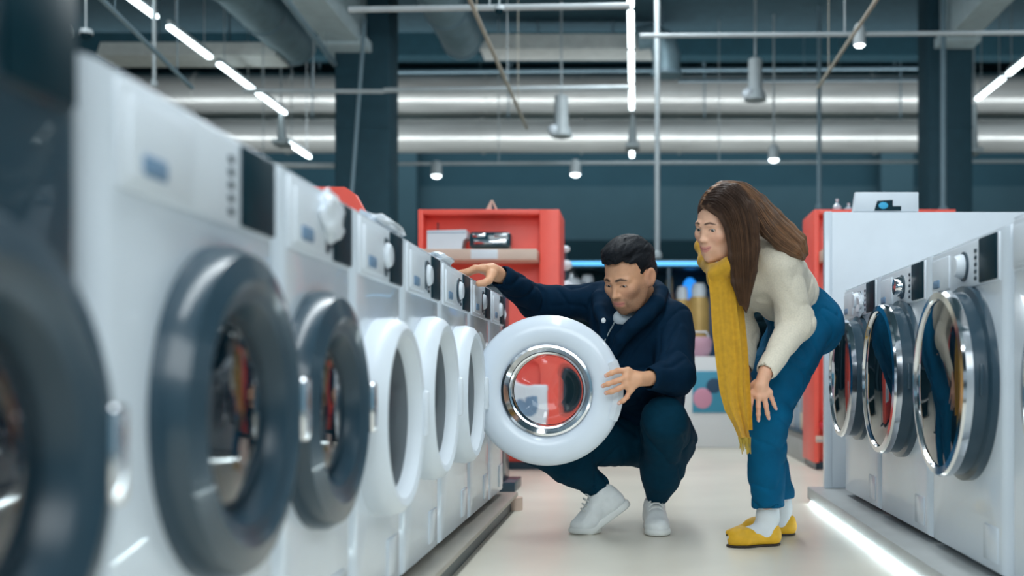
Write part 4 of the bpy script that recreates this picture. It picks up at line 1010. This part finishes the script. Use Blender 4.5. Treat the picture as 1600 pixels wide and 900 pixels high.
# trousers ------------------------------------------------------------
def trousers(Pp):
    d = sd_ell(Pp, M['pel']+A(0, 0.02, -0.01), (0.160, 0.13, 0.12))
    rak = M['ra']+(M['rk']-M['ra'])*0.04; lak = M['la']+(M['lk']-M['la'])*0.06
    r1 = chain(Pp, [M['rh'], M['rk']], [0.100, 0.070], 0.02); r2 = sd_cap(Pp, M['rk']+A(0.0, 0.0, -0.005), rak, 0.066, 0.046)
    calf = sd_ell(Pp, M['rk']*0.55+M['ra']*0.45+A(0.02, 0.02, 0.0), (0.075, 0.075, 0.065))
    r_ = smin(smin(r1, r2, 0.02), calf, 0.04)
    l1 = chain(Pp, [M['lh'], M['lk']], [0.108, 0.080], 0.02); l2 = sd_cap(Pp, M['lk']+A(0.01, 0.01, -0.01), lak, 0.075, 0.050)
    lc = sd_ell(Pp, M['lk']*0.42+M['la']*0.58+A(0.012, 0.06, 0.0), (0.085, 0.10, 0.105))
    l_ = smin(smin(l1, l2, 0.02), lc, 0.04)
    d = smin(smin(d, r_, 0.04), l_, 0.03)
    fold = np.maximum(0, waves(Pp*A(1, 1, 1.6), 55, 5, 21))
    d = d-0.005*fold-0.002*waves(Pp, 25, 3, 4)+0.007*ridge(Pp*A(1, 1, 1.3), 34, 3, 27)
    for s in 'rl':
        a = M[s+'a']; d = smax(d, -sd_cap(Pp, a, a+(M[s+'k']-a)*0.2, 0.037, 0.037), 0.003)
    return smax(d, 0.075+0.0*Pp[:, 0]-Pp[:, 2], 0.01)
mparts.append(sdf_obj('trousers', trousers, A(-0.48, 3.55, 0.06), A(0.36, 4.42, 0.56), 0.0055, NAVYT))
# sneakers --------------------------------------------------------------
SNK = mat('white_leather', (0.74, 0.77, 0.77), 0.5, noise=0.08, scale=30, bump=0.15, bscale=200)
SOLE = mat('white_rubber_sole', (0.70, 0.72, 0.70), 0.6, noise=0.1)
def sneaker(c, yaw, pitch, nm='sneaker'):
    """c = ground point under the ball of the foot; toe to local -y, heel to +y, heel lifted by pitch"""
    R0 = Rz(yaw); R1 = Rz(yaw)@Rx(pitch); cc = V3(c)
    l0 = lambda Pp: (Pp-cc)@R0
    l1 = lambda Pp: (Pp-cc)@R1
    def up(Pp):
        p, q = l0(Pp), l1(Pp)
        d = sd_ell(p, (0, -0.018, 0.030), (0.045, 0.060, 0.034)); d = smax(d, 0.012-p[:, 2], 0.004)
        b = sd_cap(q, (0, 0.01, 0.040), (0, 0.135, 0.045), 0.041, 0.036)
        b = smin(b, sd_cap(q, (0, 0.040, 0.055), (0, 0.100, 0.095), 0.034, 0.038), 0.03)
        b = smin(b, sd_cap(q, (0, 0.125, 0.045), (0, 0.128, 0.085), 0.036, 0.033), 0.03)
        b = smax(b, 0.012-q[:, 2], 0.004)
        b = smax(b, q[:, 2]-0.122-0.10*(q[:, 1]-0.1), 0.008)
        d = smin(d, b, 0.018)
        d = smax(d, -sd_cap(q, (0, 0.100, 0.10), (0, 0.100, 0.18), 0.028, 0.032), 0.006)
        return d-0.0012*waves(q, 160, 4, 2)
    def so(Pp):
        p, q = l0(Pp), l1(Pp)
        d = sd_ell(p, (0, -0.022, 0.012), (0.048, 0.062, 0.03)); d = smax(smax(d, p[:, 2]-0.026, 0.003), -p[:, 2], 0.003)
        b = sd_cap(q, (0, 0.0, 0.012), (0, 0.140, 0.012), 0.044, 0.040); b = smax(smax(b, q[:, 2]-0.026, 0.003), -q[:, 2], 0.003)
        return smin(d, b, 0.006)
    o = sdf_obj(nm, up, cc-A(.22, .22, .02), cc+A(.22, .22, .26), 0.0035, SNK); s_ = sdf_obj('sole', so, cc-A(.22, .22, .02), cc+A(.22, .22, .26), 0.0035, SOLE, o)
    W2 = lambda x, y, z: tuple(cc+R1@A(x, y, z))
    for i in range(5):
        y = 0.020+i*0.014; z = 0.090+i*0.0125
        MB().tube([W2(-0.026, y+0.004, z-0.010), W2(-0.010, y, z+0.003), W2(0.010, y, z+0.003), W2(0.026, y+0.004, z-0.010)], 0.0032, 8).build('lace', SOLE, o)
    return o
mparts.append(sneaker((-0.160, 3.975, 0.002), rad(-75), rad(34)))
mparts.append(sneaker((0.080, 3.955, 0.002), rad(4), 0))
# hair ------------------------------------------------------------------
HAIRB = mat('black_hair', (0.005, 0.007, 0.011), 0.62, noise=0.3, scale=90, bump=0.5, bscale=160, spec=0.25)
def mhair(Pp):
    q = MH.loc(Pp)
    d = sd_ell(q, (0, 0.022, 0.048), (0.083, 0.099, 0.088))
    d = smin(d, sd_ell(q, (0, -0.035, 0.098), (0.056, 0.050, 0.034)), 0.03)
    d = smin(d, sd_ell(q, (0, 0.075, -0.010), (0.055, 0.035, 0.055)), 0.03)
    # hairline: keep only above the brow arc and behind the temples
    x, y, z = q[:, 0], q[:, 1], q[:, 2]
    line = 0.076-0.55*np.clip(np.abs(x)-0.038, 0, 1)+0.002*np.sin(x*190+1)
    cut1 = line-z                                   # >0 below the hairline
    side = np.where(np.abs(x) > 0.045, y+0.034+0.5*(z-0.02), y+0.0)
    face = np.maximum(cut1, -1); face = -smax(-cut1, -(-(y+0.020)), 0.008) if False else None
    # region removed: front of the ear plane and under the hairline
    rem = np.minimum(cut1, -(y+0.036-0.012*np.clip((z-0.0)/0.03, -1, 1)))
    d = smax(d, rem, 0.006)
    # around the ears and nape
    for s in (-1, 1): d = smax(d, -sd_ell(q, (s*0.085, 0.006, -0.012), (0.030, 0.026, 0.036)), 0.004)
    d = smax(d, -0.062-z-0.0, 0.01)
    side_b = np.minimum(-(z+0.012), -(y-0.030))
    d = smax(d, side_b, 0.006)
    tuft = 0.0055*waves(q*A(1, 0.5, 1), 80, 6, 5)-0.003*ridge(q*A(1, 0.4, 1), 110, 3, 2, 3)+0.0030*waves(q*A(1, 0.35, 1), 240, 6, 8)
    return (d-tuft*np.clip((z-0.0)/0.05+0.5, 0.15, 1))*MH.s
mparts.append(sdf_obj('hair', mhair, MH.c-A(.15, .17, .1), MH.c+A(.15, .17, .17), 0.0028, HAIRB, smooth=1))
rebase(mparts, man)
n0 = set(bpy.data.objects)
MH.eyes(None, (0.02, -1, -0.36))
nails(None, L_f, (0, -1, 0.1)); 
rebase([o for o in bpy.data.objects if o not in n0], man)
# eyes and nails belong to the body
for o in [o for o in bpy.data.objects if o.parent == man and o.name.split('.')[0] in ('eye', 'fingernail')]:
    o.parent = mbody; o.location = o.location + man.location - mbody.location - man.location
# ------------------------------------------------------------------ the woman leaning forward
JEANS = mat('blue_denim', (0.0015, 0.100, 0.215), 0.8, noise=0.18, scale=14, bump=0.3, bscale=700, spec=0.12)
KNIT = mat('cream_knit', (0.80, 0.73, 0.60), 0.85, noise=0.10, scale=200, bump=0.5, bscale=420, sheen=0.2)
MUST = mat('mustard_wool', (0.58, 0.31, 0.012), 0.8, noise=0.14, scale=60, bump=0.4, bscale=500, sheen=0.2)
SUEDE = mat('mustard_suede', (0.78, 0.43, 0.02), 0.6, noise=0.12, scale=40, bump=0.15, bscale=500)
SOCK = mat('white_sock_cotton', (0.74, 0.77, 0.79), 0.85, noise=0.06, bump=0.4, bscale=500)
HAIRW = mat('brown_hair', (0.13, 0.060, 0.032), 0.5, noise=0.3, scale=30, bump=0.2, bscale=60, attr='col', spec=0.3)
wo = thing('person', 'long haired woman in mustard scarf and blue jeans leaning forward with hand on knee', 'person', (0.48, 3.80, 0))
WK = dict(nose=0.84, w=0.96, jaw=0.86, eye=0.0052, eyez=-0.0016, skin=(0.82, 0.475, 0.325), blush=(0.86, 0.33, 0.22), lips=(0.66, 0.24, 0.22), brow=(0.09, 0.045, 0.03), browt=0.8,
          lash=0.85, iris=(0.05, 0.04, 0.03), smile=0.0075, lip=0.85)
WH = Head(P(1128, 352, 3.53), -50, 16, 8, WK, 1.0)
w_neckT = WH.wld((0, 0.028, -0.05)); w_neckB = A(0.385, 3.66, 0.985)
Wj = dict(pel=A(0.610, 3.97, 0.775), waist=A(0.545, 3.87, 0.855), chest=A(0.445, 3.70, 0.935), ub=A(0.430, 3.68, 0.975),
          ls=A(0.478, 3.575, 0.950), rs=A(0.315, 3.80, 0.925), le=A(0.538, 3.62, 0.750), lw=A(0.418, 3.475, 0.590),
          re=A(0.385, 3.83, 0.72), rw=A(0.370, 3.70, 0.600),
          lh=A(0.600, 3.90, 0.735), rh=A(0.600, 4.06, 0.735), lk=A(0.432, 3.60, 0.450), rk=A(0.425, 3.80, 0.460),
          la=A(0.452, 3.70, 0.105), ra=A(0.528, 3.93, 0.105))
def pp(l): return [V3(P(*p)) for p in l]
w_pc = V3(P(1189, 602, 3.470))
w_kn = pp([(1176, 614, 3.478), (1185, 619, 3.468), (1194, 619, 3.468), (1202, 613, 3.474)])
w_f = [pp([(1176, 614, 3.478), (1173, 630, 3.480), (1172, 641, 3.488), (1172, 650, 3.496)]),
       pp([(1185, 619, 3.468), (1185, 635, 3.470), (1185, 647, 3.478), (1185, 656, 3.488)]),
       pp([(1194, 619, 3.468), (1197, 634, 3.470), (1199, 645, 3.478), (1201, 653, 3.488)]),
       pp([(1202, 613, 3.474), (1206, 623, 3.478), (1209, 631, 3.486), (1212, 638, 3.494)])]
w_th = pp([(1181, 600, 3.485), (1172, 606, 3.50), (1168, 617, 3.515), (1167, 627, 3.525)])
r_pc = V3(P(1163, 583, 3.70))
r_kn = pp([(1156, 595, 3.69), (1161, 598, 3.69), (1166, 598, 3.70), (1171, 595, 3.71)])
r_f = [pp([(a, b, c), (a-2, b+12, c), (a-2, b+21, c+0.01), (a-1, b+28, c+0.02)]) for a, b, c in ((1156, 595, 3.69), (1161, 598, 3.69), (1166, 598, 3.70), (1171, 595, 3.71))]
def w_body(Pp):
    J = Wj
    d = sd_ell(Pp, J['pel'], (0.115, 0.145, 0.10))
    d = smin(d, sd_cap(Pp, J['pel'], J['waist'], 0.10, 0.095), 0.05)
    d = smin(d, sd_cap(Pp, J['waist'], J['chest'], 0.095, 0.10), 0.05)
    d = smin(d, sd_cap(Pp, J['rs'], J['ls'], 0.045, 0.045), 0.07)
    d = smin(d, sd_cap(Pp, w_neckB, w_neckT, 0.048, 0.042), 0.03)
    for s in 'rl':
        d = smin(d, chain(Pp, [J[s+'s'], J[s+'e'], J[s+'w']], [0.042, 0.034, 0.022], 0.01), 0.03)
        d = smin(d, chain(Pp, [J[s+'h'], J[s+'k'], J[s+'a']], [0.080, 0.050, 0.030], 0.015), 0.03)
    for s, sx in (('l', 0.0), ('r', 0.0)):
        a = J[s+'a']; d = smin(d, chain(Pp, [a, a+A(-0.03, -0.005, -0.06), a+A(-0.10, -0.03, -0.070)], [0.028, 0.024, 0.016], 0.01), 0.02)
    return d
wparts = []
co, fa = net(w_body, A(0.18, 3.4, 0.0), A(0.80, 4.25, 1.12), 0.012); wparts.append((relax(co, fa, 2), fa))
def wh(Pp): return smin(WH.f(Pp), sd_cap(Pp, w_neckB, w_neckT, 0.046, 0.042), 0.02)
co, fa = net(wh, WH.c-0.17, WH.c+A(0.18, 0.2, 0.15), 0.0023); wparts.append((relax(co, fa, 1, 0.35), fa))
fW = lambda Pp: hand_sdf(Pp, Wj['lw'], w_pc, w_kn, w_f, w_th, r=0.0080, pr=0.0155, wr=0.023)
fV = lambda Pp: hand_sdf(Pp, Wj['rw'], r_pc, r_kn, r_f, None, r=0.0080, pr=0.0155, wr=0.022)
for f_, pts in ((fW, [Wj['lw'], w_pc]+sum(w_f, [])+w_th), (fV, [Wj['rw'], r_pc]+sum(r_f, []))):
    pa = np.array(pts); co, fa = net(f_, pa.min(0)-0.032, pa.max(0)+0.032, 0.0024); wparts.append((relax(co, fa, 1, 0.4), fa))
def w_col(Pp):
    q = WH.loc(Pp); inh = np.linalg.norm(q, axis=1) < 0.19
    c = np.tile(np.array((0.80, 0.44, 0.29)), (len(Pp), 1))
    if inh.any(): c[inh] = head_color(q[inh], WK)
    tips = np.array([f[-1] for f in w_f]+[f[1] for f in w_f])
    dm = np.full(len(Pp), 9.0)
    for tp in tips: dm = np.minimum(dm, np.linalg.norm(Pp-tp, axis=1))
    m = np.clip(1-dm/0.016, 0, 1)[:, None]*0.5
    return c*(1-m)+np.array((0.76, 0.32, 0.22))*m
wbody = mesh_np('body', one_surface(wparts, 0.0021), SKIN, None, w_col)
wp = [wbody]
# sweater
def sweater(Pp):
    J = Wj
    d = sd_cap(Pp, J['waist']+A(0.008, 0.01, 0.0), J['chest'], 0.112, 0.120)
    d = smin(d, sd_cap(Pp, J['chest'], J['ub']+A(0.01, 0.0, 0.0), 0.115, 0.085), 0.05)
    d = smin(d, sd_cap(Pp, J['rs'], J['ls'], 0.058, 0.060), 0.07)
    d = smin(d, sd_cap(Pp, w_neckB+A(0.01, 0.01, -0.01), w_neckT+A(0.02, 0.02, -0.02), 0.062, 0.052), 0.03)
    for s, rr in (('l', [0.064, 0.057, 0.036]), ('r', [0.058, 0.050, 0.036])):
        e = J[s+'w']+(J[s+'e']-J[s+'w'])*0.06
        d = smin(d, chain(Pp, [J[s+'s'], J[s+'e'], e], rr, 0.03), 0.028)
    fold = np.maximum(0, waves(Pp, 62, 5, 13))
    d = d-0.006*fold-0.002*waves(Pp, 28, 3, 2)+0.006*ridge(Pp, 36, 3, 41)
    # hem: cut below a plane across the waist; sleeves are kept
    n = J['pel']-J['waist']; n = n/np.linalg.norm(n)
    hem = (Pp-(J['waist']+n*0.012))@n
    armd = np.minimum(*[chain(Pp, [J[s+'s'], J[s+'e'], J[s+'w']], [0.072, 0.066, 0.06]) for s in 'rl'])
    cut = np.minimum(hem, armd)
    d = smax(d, np.where(hem > 0, cut, hem), 0.004)
    for s in 'rl':
        e = J[s+'w']; v = (e-J[s+'e'])/np.linalg.norm(e-J[s+'e'])
        d = smax(d, -sd_cap(Pp, e-v*0.035, e+v*0.05, 0.026, 0.028), 0.003)
    return d
wp.append(sdf_obj('sweater', sweater, A(0.18, 3.38, 0.54), A(0.76, 4.12, 1.10), 0.0048, KNIT))
for s in 'rl':
    e = Wj[s+'w']; v = (Wj[s+'e']-e)/np.linalg.norm(Wj[s+'e']-e)
# jeans
def jeans(Pp):
    J = Wj
    d = sd_ell(Pp, J['pel']+A(0.028, 0.02, -0.015), (0.128, 0.165, 0.122))
    d = smin(d, sd_cap(Pp, J['pel'], J['waist']+A(0.0, 0, 0), 0.118, 0.112), 0.04)
    for s, kx in (('l', 0.0), ('r', 0.0)):
        end = J[s+'a']+(J[s+'k']-J[s+'a'])*0.10
        leg = chain(Pp, [J[s+'h'], J[s+'k']], [0.106, 0.078], 0.02)
        sh = sd_cap(Pp, J[s+'k'], end, 0.077, 0.055)
        d = smin(d, smin(leg, sh, 0.035), 0.025)
    fold = np.maximum(0, waves(Pp*A(1, 1, 1.5), 60, 5, 31))
    d = d-0.005*fold-0.0015*waves(Pp, 25, 3, 6)+0.006*ridge(Pp*A(1, 1, 1.4), 34, 3, 51)
    z0 = 0.128; d = smax(d, z0+0.06*(Pp[:, 0]-0.45)-Pp[:, 2], 0.004)
    for s in 'rl':
        a = J[s+'a']; d = smax(d, -sd_cap(Pp, a, a+(J[s+'k']-a)*0.22, 0.046, 0.046), 0.003)
    n = J['pel']-J['waist']; n = n/np.linalg.norm(n)
    return smax(d, np.minimum(-((Pp-J['waist'])@n), Pp[:, 2]-0.67), 0.003)
jo = sdf_obj('jeans', jeans, A(0.24, 3.42, 0.09), A(0.84, 4.28, 1.0), 0.0052, JEANS); wp.append(jo)
# socks and loafers
def foot(s, heel, toe, ank, zs=0.0):
    heel = V3(heel); toe = V3(toe); dr = (toe-heel); L = np.linalg.norm(dr); dr = dr/L; sd = np.cross(A(0, 0, 1), dr)
    R = np.stack([dr, sd, A(0, 0, 1)], 1)
    loc = lambda Pp: (Pp-heel)@R
    def sock(Pp):
        d = chain(Pp, [ank+A(0.0, 0, 0.05), ank+A(0, 0, -0.01), heel+dr*0.055+A(0, 0, 0.045), heel+dr*0.16+A(0, 0, 0.03)], [0.038, 0.036, 0.034, 0.028], 0.02)
        return d-0.002*np.maximum(0, waves(Pp*A(1, 1, 2.5), 90, 4, 3))
    wp.append(sdf_obj('sock', sock, heel-0.28*A(1, 1, 0), heel+A(0.2, 0.2, 0.20), 0.0045, SOCK))
    def shoe(Pp):
        q = loc(Pp)
        d = sd_cap(q, (0.035, 0, 0.034), (0.15, 0, 0.026), 0.036, 0.036)
        d = smin(d, sd_cap(q, (0.14, 0, 0.024), (L-0.012, 0.004, 0.014), 0.038, 0.010), 0.02)
        d = smin(d, sd_cap(q, (0.032, 0, 0.03), (0.034, 0, 0.052), 0.032, 0.030), 0.02)
        d = smin(d, sd_ell(q, (0.140, 0, 0.040), (0.040, 0.028, 0.018)), 0.02)
        d = smax(d, 0.006-q[:, 2], 0.003)
        op = sd_ell(q, (0.070, 0, 0.080), (0.062, 0.030, 0.040))
        d = smax(d, -op, 0.005)
        d = smin(d, smax(sd_box(q, (0.135, 0, 0.048), (0.013, 0.034, 0.014), rd=0.006), -1, 0)-0.0, 0.008)
        return d
    so = sdf_obj('loafer', shoe, heel-0.30*A(1, 1, 0)-A(0, 0, 0.01), heel+A(0.25, 0.25, 0.13), 0.003, SUEDE); wp.append(so)
    def sole(Pp):
        q = loc(Pp); d = sd_cap(q, (0.035, 0, 0.01), (0.15, 0, 0.01), 0.037, 0.040); d = smin(d, sd_cap(q, (0.14, 0, 0.01), (L-0.012, 0.004, 0.01), 0.038, 0.011), 0.03)
        return smax(smax(d, q[:, 2]-0.008, 0.001), 0.001-q[:, 2], 0.001)
    sdf_obj('sole', sole, heel-0.30*A(1, 1, 0)-A(0, 0, 0.01), heel+A(0.25, 0.25, 0.05), 0.003, mat('dark_sole', (0.03, 0.02, 0.015), 0.6), so)
foot('l', (0.492, 3.71, 0), (0.318, 3.655, 0), Wj['la']+A(0, 0, 0))
foot('r', (0.580, 3.94, 0), (0.322, 3.90, 0), Wj['ra'])
# scarf: neck wrap and hanging length with folds, fringe at the end
def scarf_wrap(Pp):
    nb = w_neckB; nt = w_neckT
    c = pp([(1165, 395, 3.60), (1157, 404, 3.50), (1140, 417, 3.455), (1118, 430, 3.475), (1101, 408, 3.61), (1096, 384, 3.68), (1130, 385, 3.72), (1160, 385, 3.68), (1165, 395, 3.60)])
    d = chain(Pp, c, [0.026, 0.024, 0.024, 0.022, 0.018, 0.018, 0.03, 0.03, 0.026], 0.03)
    c2 = pp([(1160, 432, 3.56), (1142, 444, 3.485), (1124, 448, 3.475), (1113, 440, 3.50)])
    d = smin(d, chain(Pp, c2, [0.022, 0.022, 0.020, 0.016], 0.02), 0.02)
    d = smin(d, chain(Pp, pp([(1107, 416, 3.57), (1121, 421, 3.49), (1141, 413, 3.455)]), [0.016, 0.018, 0.020]), 0.02)
    return d-0.0018*waves(Pp*A(0.7, 0.7, 2.0), 60, 4, 11)
sw = sdf_obj('scarf', scarf_wrap, A(0.10, 3.36, 0.82), A(0.44, 3.78, 1.06), 0.0045, MUST); wp.append(sw)
def ribbon(rows, name, thick, folds, ph, parent):
    """rows: (left px, right px, py, Y); a hanging length of cloth with vertical folds and real thickness"""
    m = MB(); n = 28; fr, bk = [], []
    rr = np.array(rows, float); t = np.linspace(0, 1, len(rr)); T = np.linspace(0, 1, 40)
    for u in T:
        l_, r_, py, Y = [np.interp(u, t, rr[:, k]) for k in range(4)]
        rowf, rowb = [], []
        for k in range(n+1):
            s = k/n; px = l_+(r_-l_)*s
            y = Y+0.010*math.sin(folds*PI*s+ph+1.1*u)*(0.35+0.65*u)+0.0012*math.sin(folds*2.7*PI*s+3*u)
            rowf.append(m.bm.verts.new(P(px, py, y))); rowb.append(m.bm.verts.new(P(px, py, y+thick)))
        fr.append(rowf); bk.append(rowb)
    for a in range(len(T)-1):
        for k in range(n):
            m.bm.faces.new((fr[a][k], fr[a][k+1], fr[a+1][k+1], fr[a+1][k])); m.bm.faces.new((bk[a][k+1], bk[a][k], bk[a+1][k], bk[a+1][k+1]))
        m.bm.faces.new((fr[a][0], fr[a+1][0], bk[a+1][0], bk[a][0])); m.bm.faces.new((fr[a][n], bk[a][n], bk[a+1][n], fr[a+1][n]))
    for k in range(n):
        m.bm.faces.new((fr[0][k], bk[0][k], bk[0][k+1], fr[0][k+1])); m.bm.faces.new((fr[-1][k], fr[-1][k+1], bk[-1][k+1], bk[-1][k]))
    return m.build(name, MUST, parent, angle=60)
ribbon([(1106, 1148, 425, 3.455), (1110, 1150, 470, 3.45), (1113, 1156, 520, 3.44), (1119, 1160, 570, 3.435), (1124, 1160, 610, 3.43), (1132, 1164, 640, 3.43), (1146, 1168, 665, 3.43), (1154, 1172, 684, 3.43)], 'scarf_end', 0.012, 3.0, 0.5, sw)
ribbon([(1128, 1158, 425, 3.485), (1134, 1162, 480, 3.48), (1140, 1168, 540, 3.475), (1147, 1172, 600, 3.465), (1152, 1175, 650, 3.46), (1154, 1176, 672, 3.46)], 'scarf_end', 0.012, 2.0, 2.0, sw)
rf = random.Random(2)
for k in range(16):
    s = k/15; a = P(1154+s*18, 683, 3.436); px = 1156+s*16+rf.uniform(-2, 2)
    MB().tube([a, P(px-1, 693, 3.436+rf.uniform(-.004, .004)), P(px+rf.uniform(-2, 2), 704+rf.uniform(-4, 6), 3.436)], [0.0026, 0.0024, 0.0014], 6).build('fringe', mat('olive_fringe', (0.42, 0.29, 0.04), 0.8, noise=0.1), sw)
# hair
gn = [[(1094, 322, 3.47), (1110, 322, 3.440), (1128, 336, 3.432), (1140, 362, 3.430), (1144, 400, 3.430), (1148, 440, 3.432), (1156, 476, 3.44)],
      [(1098, 312, 3.47), (1122, 310, 3.436), (1144, 330, 3.430), (1153, 365, 3.428), (1156, 405, 3.428), (1158, 440, 3.432), (1163, 482, 3.44)],
      [(1104, 302, 3.48), (1132, 300, 3.445), (1158, 325, 3.438), (1168, 365, 3.432), (1170, 405, 3.430), (1168, 440, 3.435), (1166, 488, 3.44)],
      [(1112, 294, 3.49), (1142, 294, 3.460), (1166, 320, 3.450), (1174, 360, 3.440), (1176, 400, 3.436), (1172, 435, 3.438), (1168, 478, 3.44)],
      [(1120, 289, 3.50), (1150, 292, 3.480), (1172, 318, 3.470), (1180, 350, 3.455), (1181, 388, 3.445), (1177, 423, 3.44), (1172, 455, 3.44)]]
gb = [[(1128, 286, 3.52), (1158, 292, 3.53), (1184, 315, 3.54), (1204, 340, 3.55), (1228, 362, 3.56), (1248, 380, 3.565), (1258, 396, 3.56)],
      [(1130, 286, 3.54), (1160, 296, 3.52), (1184, 325, 3.52), (1204, 352, 3.53), (1226, 374, 3.54), (1244, 390, 3.545), (1254, 402, 3.54)],
      [(1126, 288, 3.50), (1158, 300, 3.49), (1182, 332, 3.49), (1200, 360, 3.50), (1220, 380, 3.515), (1238, 392, 3.52), (1250, 400, 3.52)],
      [(1134, 287, 3.57), (1164, 294, 3.60), (1188, 315, 3.62), (1210, 338, 3.63), (1232, 358, 3.64), (1250, 374, 3.63), (1258, 390, 3.61)]]
gn = [pp(g) for g in gn]; gb = [pp(g) for g in gb]
def whair(Pp):
    q = WH.loc(Pp)
    d = sd_ell(q, (0, 0.022, 0.048), (0.080, 0.098, 0.086))*WH.s
    x, y, z = q[:, 0], q[:, 1], q[:, 2]
    line = 0.068-1.1*np.clip(np.abs(x)-0.006, 0, 0.05)
    d = smax(d, np.minimum(line-z, -(y+0.020)), 0.005)
    d = smax(d, -0.02-z, 0.01)
    d = smax(d, -(np.abs(x)+0.0035-0.0)*1.0+0.0-np.where(z < 0.05, 1, 0)-np.where(y > 0.05, 1, 0)+0.0, 0.003) if False else d
    for g in gn: d = smin(d, chain(Pp, g, [0.006, 0.010, 0.013, 0.013, 0.013, 0.012, 0.004], 0.01), 0.012)
    for g in gb: d = smin(d, chain(Pp, g, [0.008, 0.016, 0.024, 0.026, 0.024, 0.021, 0.012], 0.01), 0.014)
    part = sd_cap(q, (0.004, -0.075, 0.080), (0.004, 0.03, 0.140), 0.0035, 0.0035)
    return smax(d, -part, 0.004)
def wcol(Pp):
    r = waves(Pp*A(3, 3, 0.5), 120, 5, 4)*0.5+0.5
    back = np.clip((Pp[:, 0]-0.40)/0.15, 0, 1)
    r2 = waves(Pp*A(2, 2, 0.6), 45, 4, 9)*0.5+0.5
    m = np.clip(0.04+0.25*r*r2+0.45*back, 0, 1)[:, None]
    q = WH.loc(Pp)
    root = np.clip(1-np.abs(q[:, 0]-0.004)/0.010, 0, 1)*np.clip((q[:, 2]-0.06)/0.02, 0, 1)*np.clip(-(q[:, 1]-0.03)/0.03, 0, 1)
    c = (1-m)*np.array((0.045, 0.026, 0.020))+m*np.array((0.30, 0.150, 0.070))
    return c*(1-0.7*root[:, None])+0.7*root[:, None]*np.array((0.45, 0.26, 0.16))
hw_ = sdf_obj('hair', whair, A(0.16, 3.34, 0.72), A(0.60, 3.76, 1.26), 0.0034, HAIRW, None, wcol, smooth=2); wp.append(hw_)
# fine locks over the hair mass
def locks(guides, n, r, seed, w0):
    rnd = random.Random(seed); vs, fs, cs = [], [], []
    for i in range(n):
        a = rnd.random()*(len(guides)-1); k = min(int(a), len(guides)-2); f = a-k
        off = A(rnd.gauss(0, 1), rnd.gauss(0, 1), rnd.gauss(0, 1))
        pts = [guides[k][j]*(1-f)+guides[k+1][j]*f for j in range(len(guides[0]))]
        # densify
        P2 = []
        for j in range(len(pts)-1):
            p0, p1, p2, p3 = pts[max(j-1, 0)], pts[j], pts[j+1], pts[min(j+2, len(pts)-1)]
            for u in (0, 0.25, 0.5, 0.75): P2.append(0.5*((2*p1)+(p2-p0)*u+(2*p0-5*p1+4*p2-p3)*u*u+(3*p1-p0-3*p2+p3)*u**3))
        P2.append(pts[-1]); m_ = len(P2)
        rw = [w0*math.sin(PI*min(1, (j+1.5)/m_))**0.5 for j in range(m_)]
        tone = rnd.random(); ends = m_-rnd.randint(0, 2); b = len(vs)
        for j in range(ends):
            t = j/(m_-1); amp = rw[j]*(0.55+0.45*t)
            ctr = P2[j]+off*amp*A(0.45, 0.55, 0.45)+A(0, -w0*0.75, 0)*min(1, j/4)
            tg = P2[min(j+1, m_-1)]-P2[max(j-1, 0)]; tg = tg/np.linalg.norm(tg); u_ = np.cross(tg, A(0, 1, 0.1)); u_ /= np.linalg.norm(u_); v_ = np.cross(tg, u_)
            rr = r*(1-0.75*t**2)
            for ang in (0, 2.094, 4.189): vs.append(ctr+rr*(math.cos(ang)*u_+math.sin(ang)*v_)); cs.append((tone, t))
        for j in range(ends-1):
            for q in range(3): fs.append((b+3*j+q, b+3*j+(q+1) % 3, b+3*j+3+(q+1) % 3, b+3*j+3+q))
    return np.array(vs), np.array(fs), np.array(cs)
v1, f1, c1 = locks(gn, 1300, 0.00065, 5, 0.0125); v2, f2, c2 = locks(gb, 1300, 0.0007, 6, 0.021)
def lockcol(co):
    c = np.concatenate([c1, c2]); back = np.concatenate([np.zeros(len(c1)), np.ones(len(c2))])
    hang = np.clip((c[:, 1]-0.25)/0.25, 0, 1); m = np.clip(0.02+0.38*c[:, 0]**2*hang+0.16*c[:, 1]+0.50*back*c[:, 0]+0.18*back+0.9*np.clip(1-c[:, 1]/0.035, 0, 1), 0, 1)[:, None]
    return (1-m)*np.array((0.035, 0.020, 0.016))+m*np.array((0.42, 0.21, 0.10))
lk = mesh_np('hair_locks', [(v1, f1), (v2, f2)], HAIRW, hw_, lockcol)
n0 = set(bpy.data.objects)
WH.eyes(None, (0.10, -1, -0.22)); nails(None, w_f, (0, -1, 0.15), 0.0080, (0.74, 0.45, 0.40))
for o in [o for o in bpy.data.objects if o not in n0]: o.parent = wbody
rebase(wp, wo)
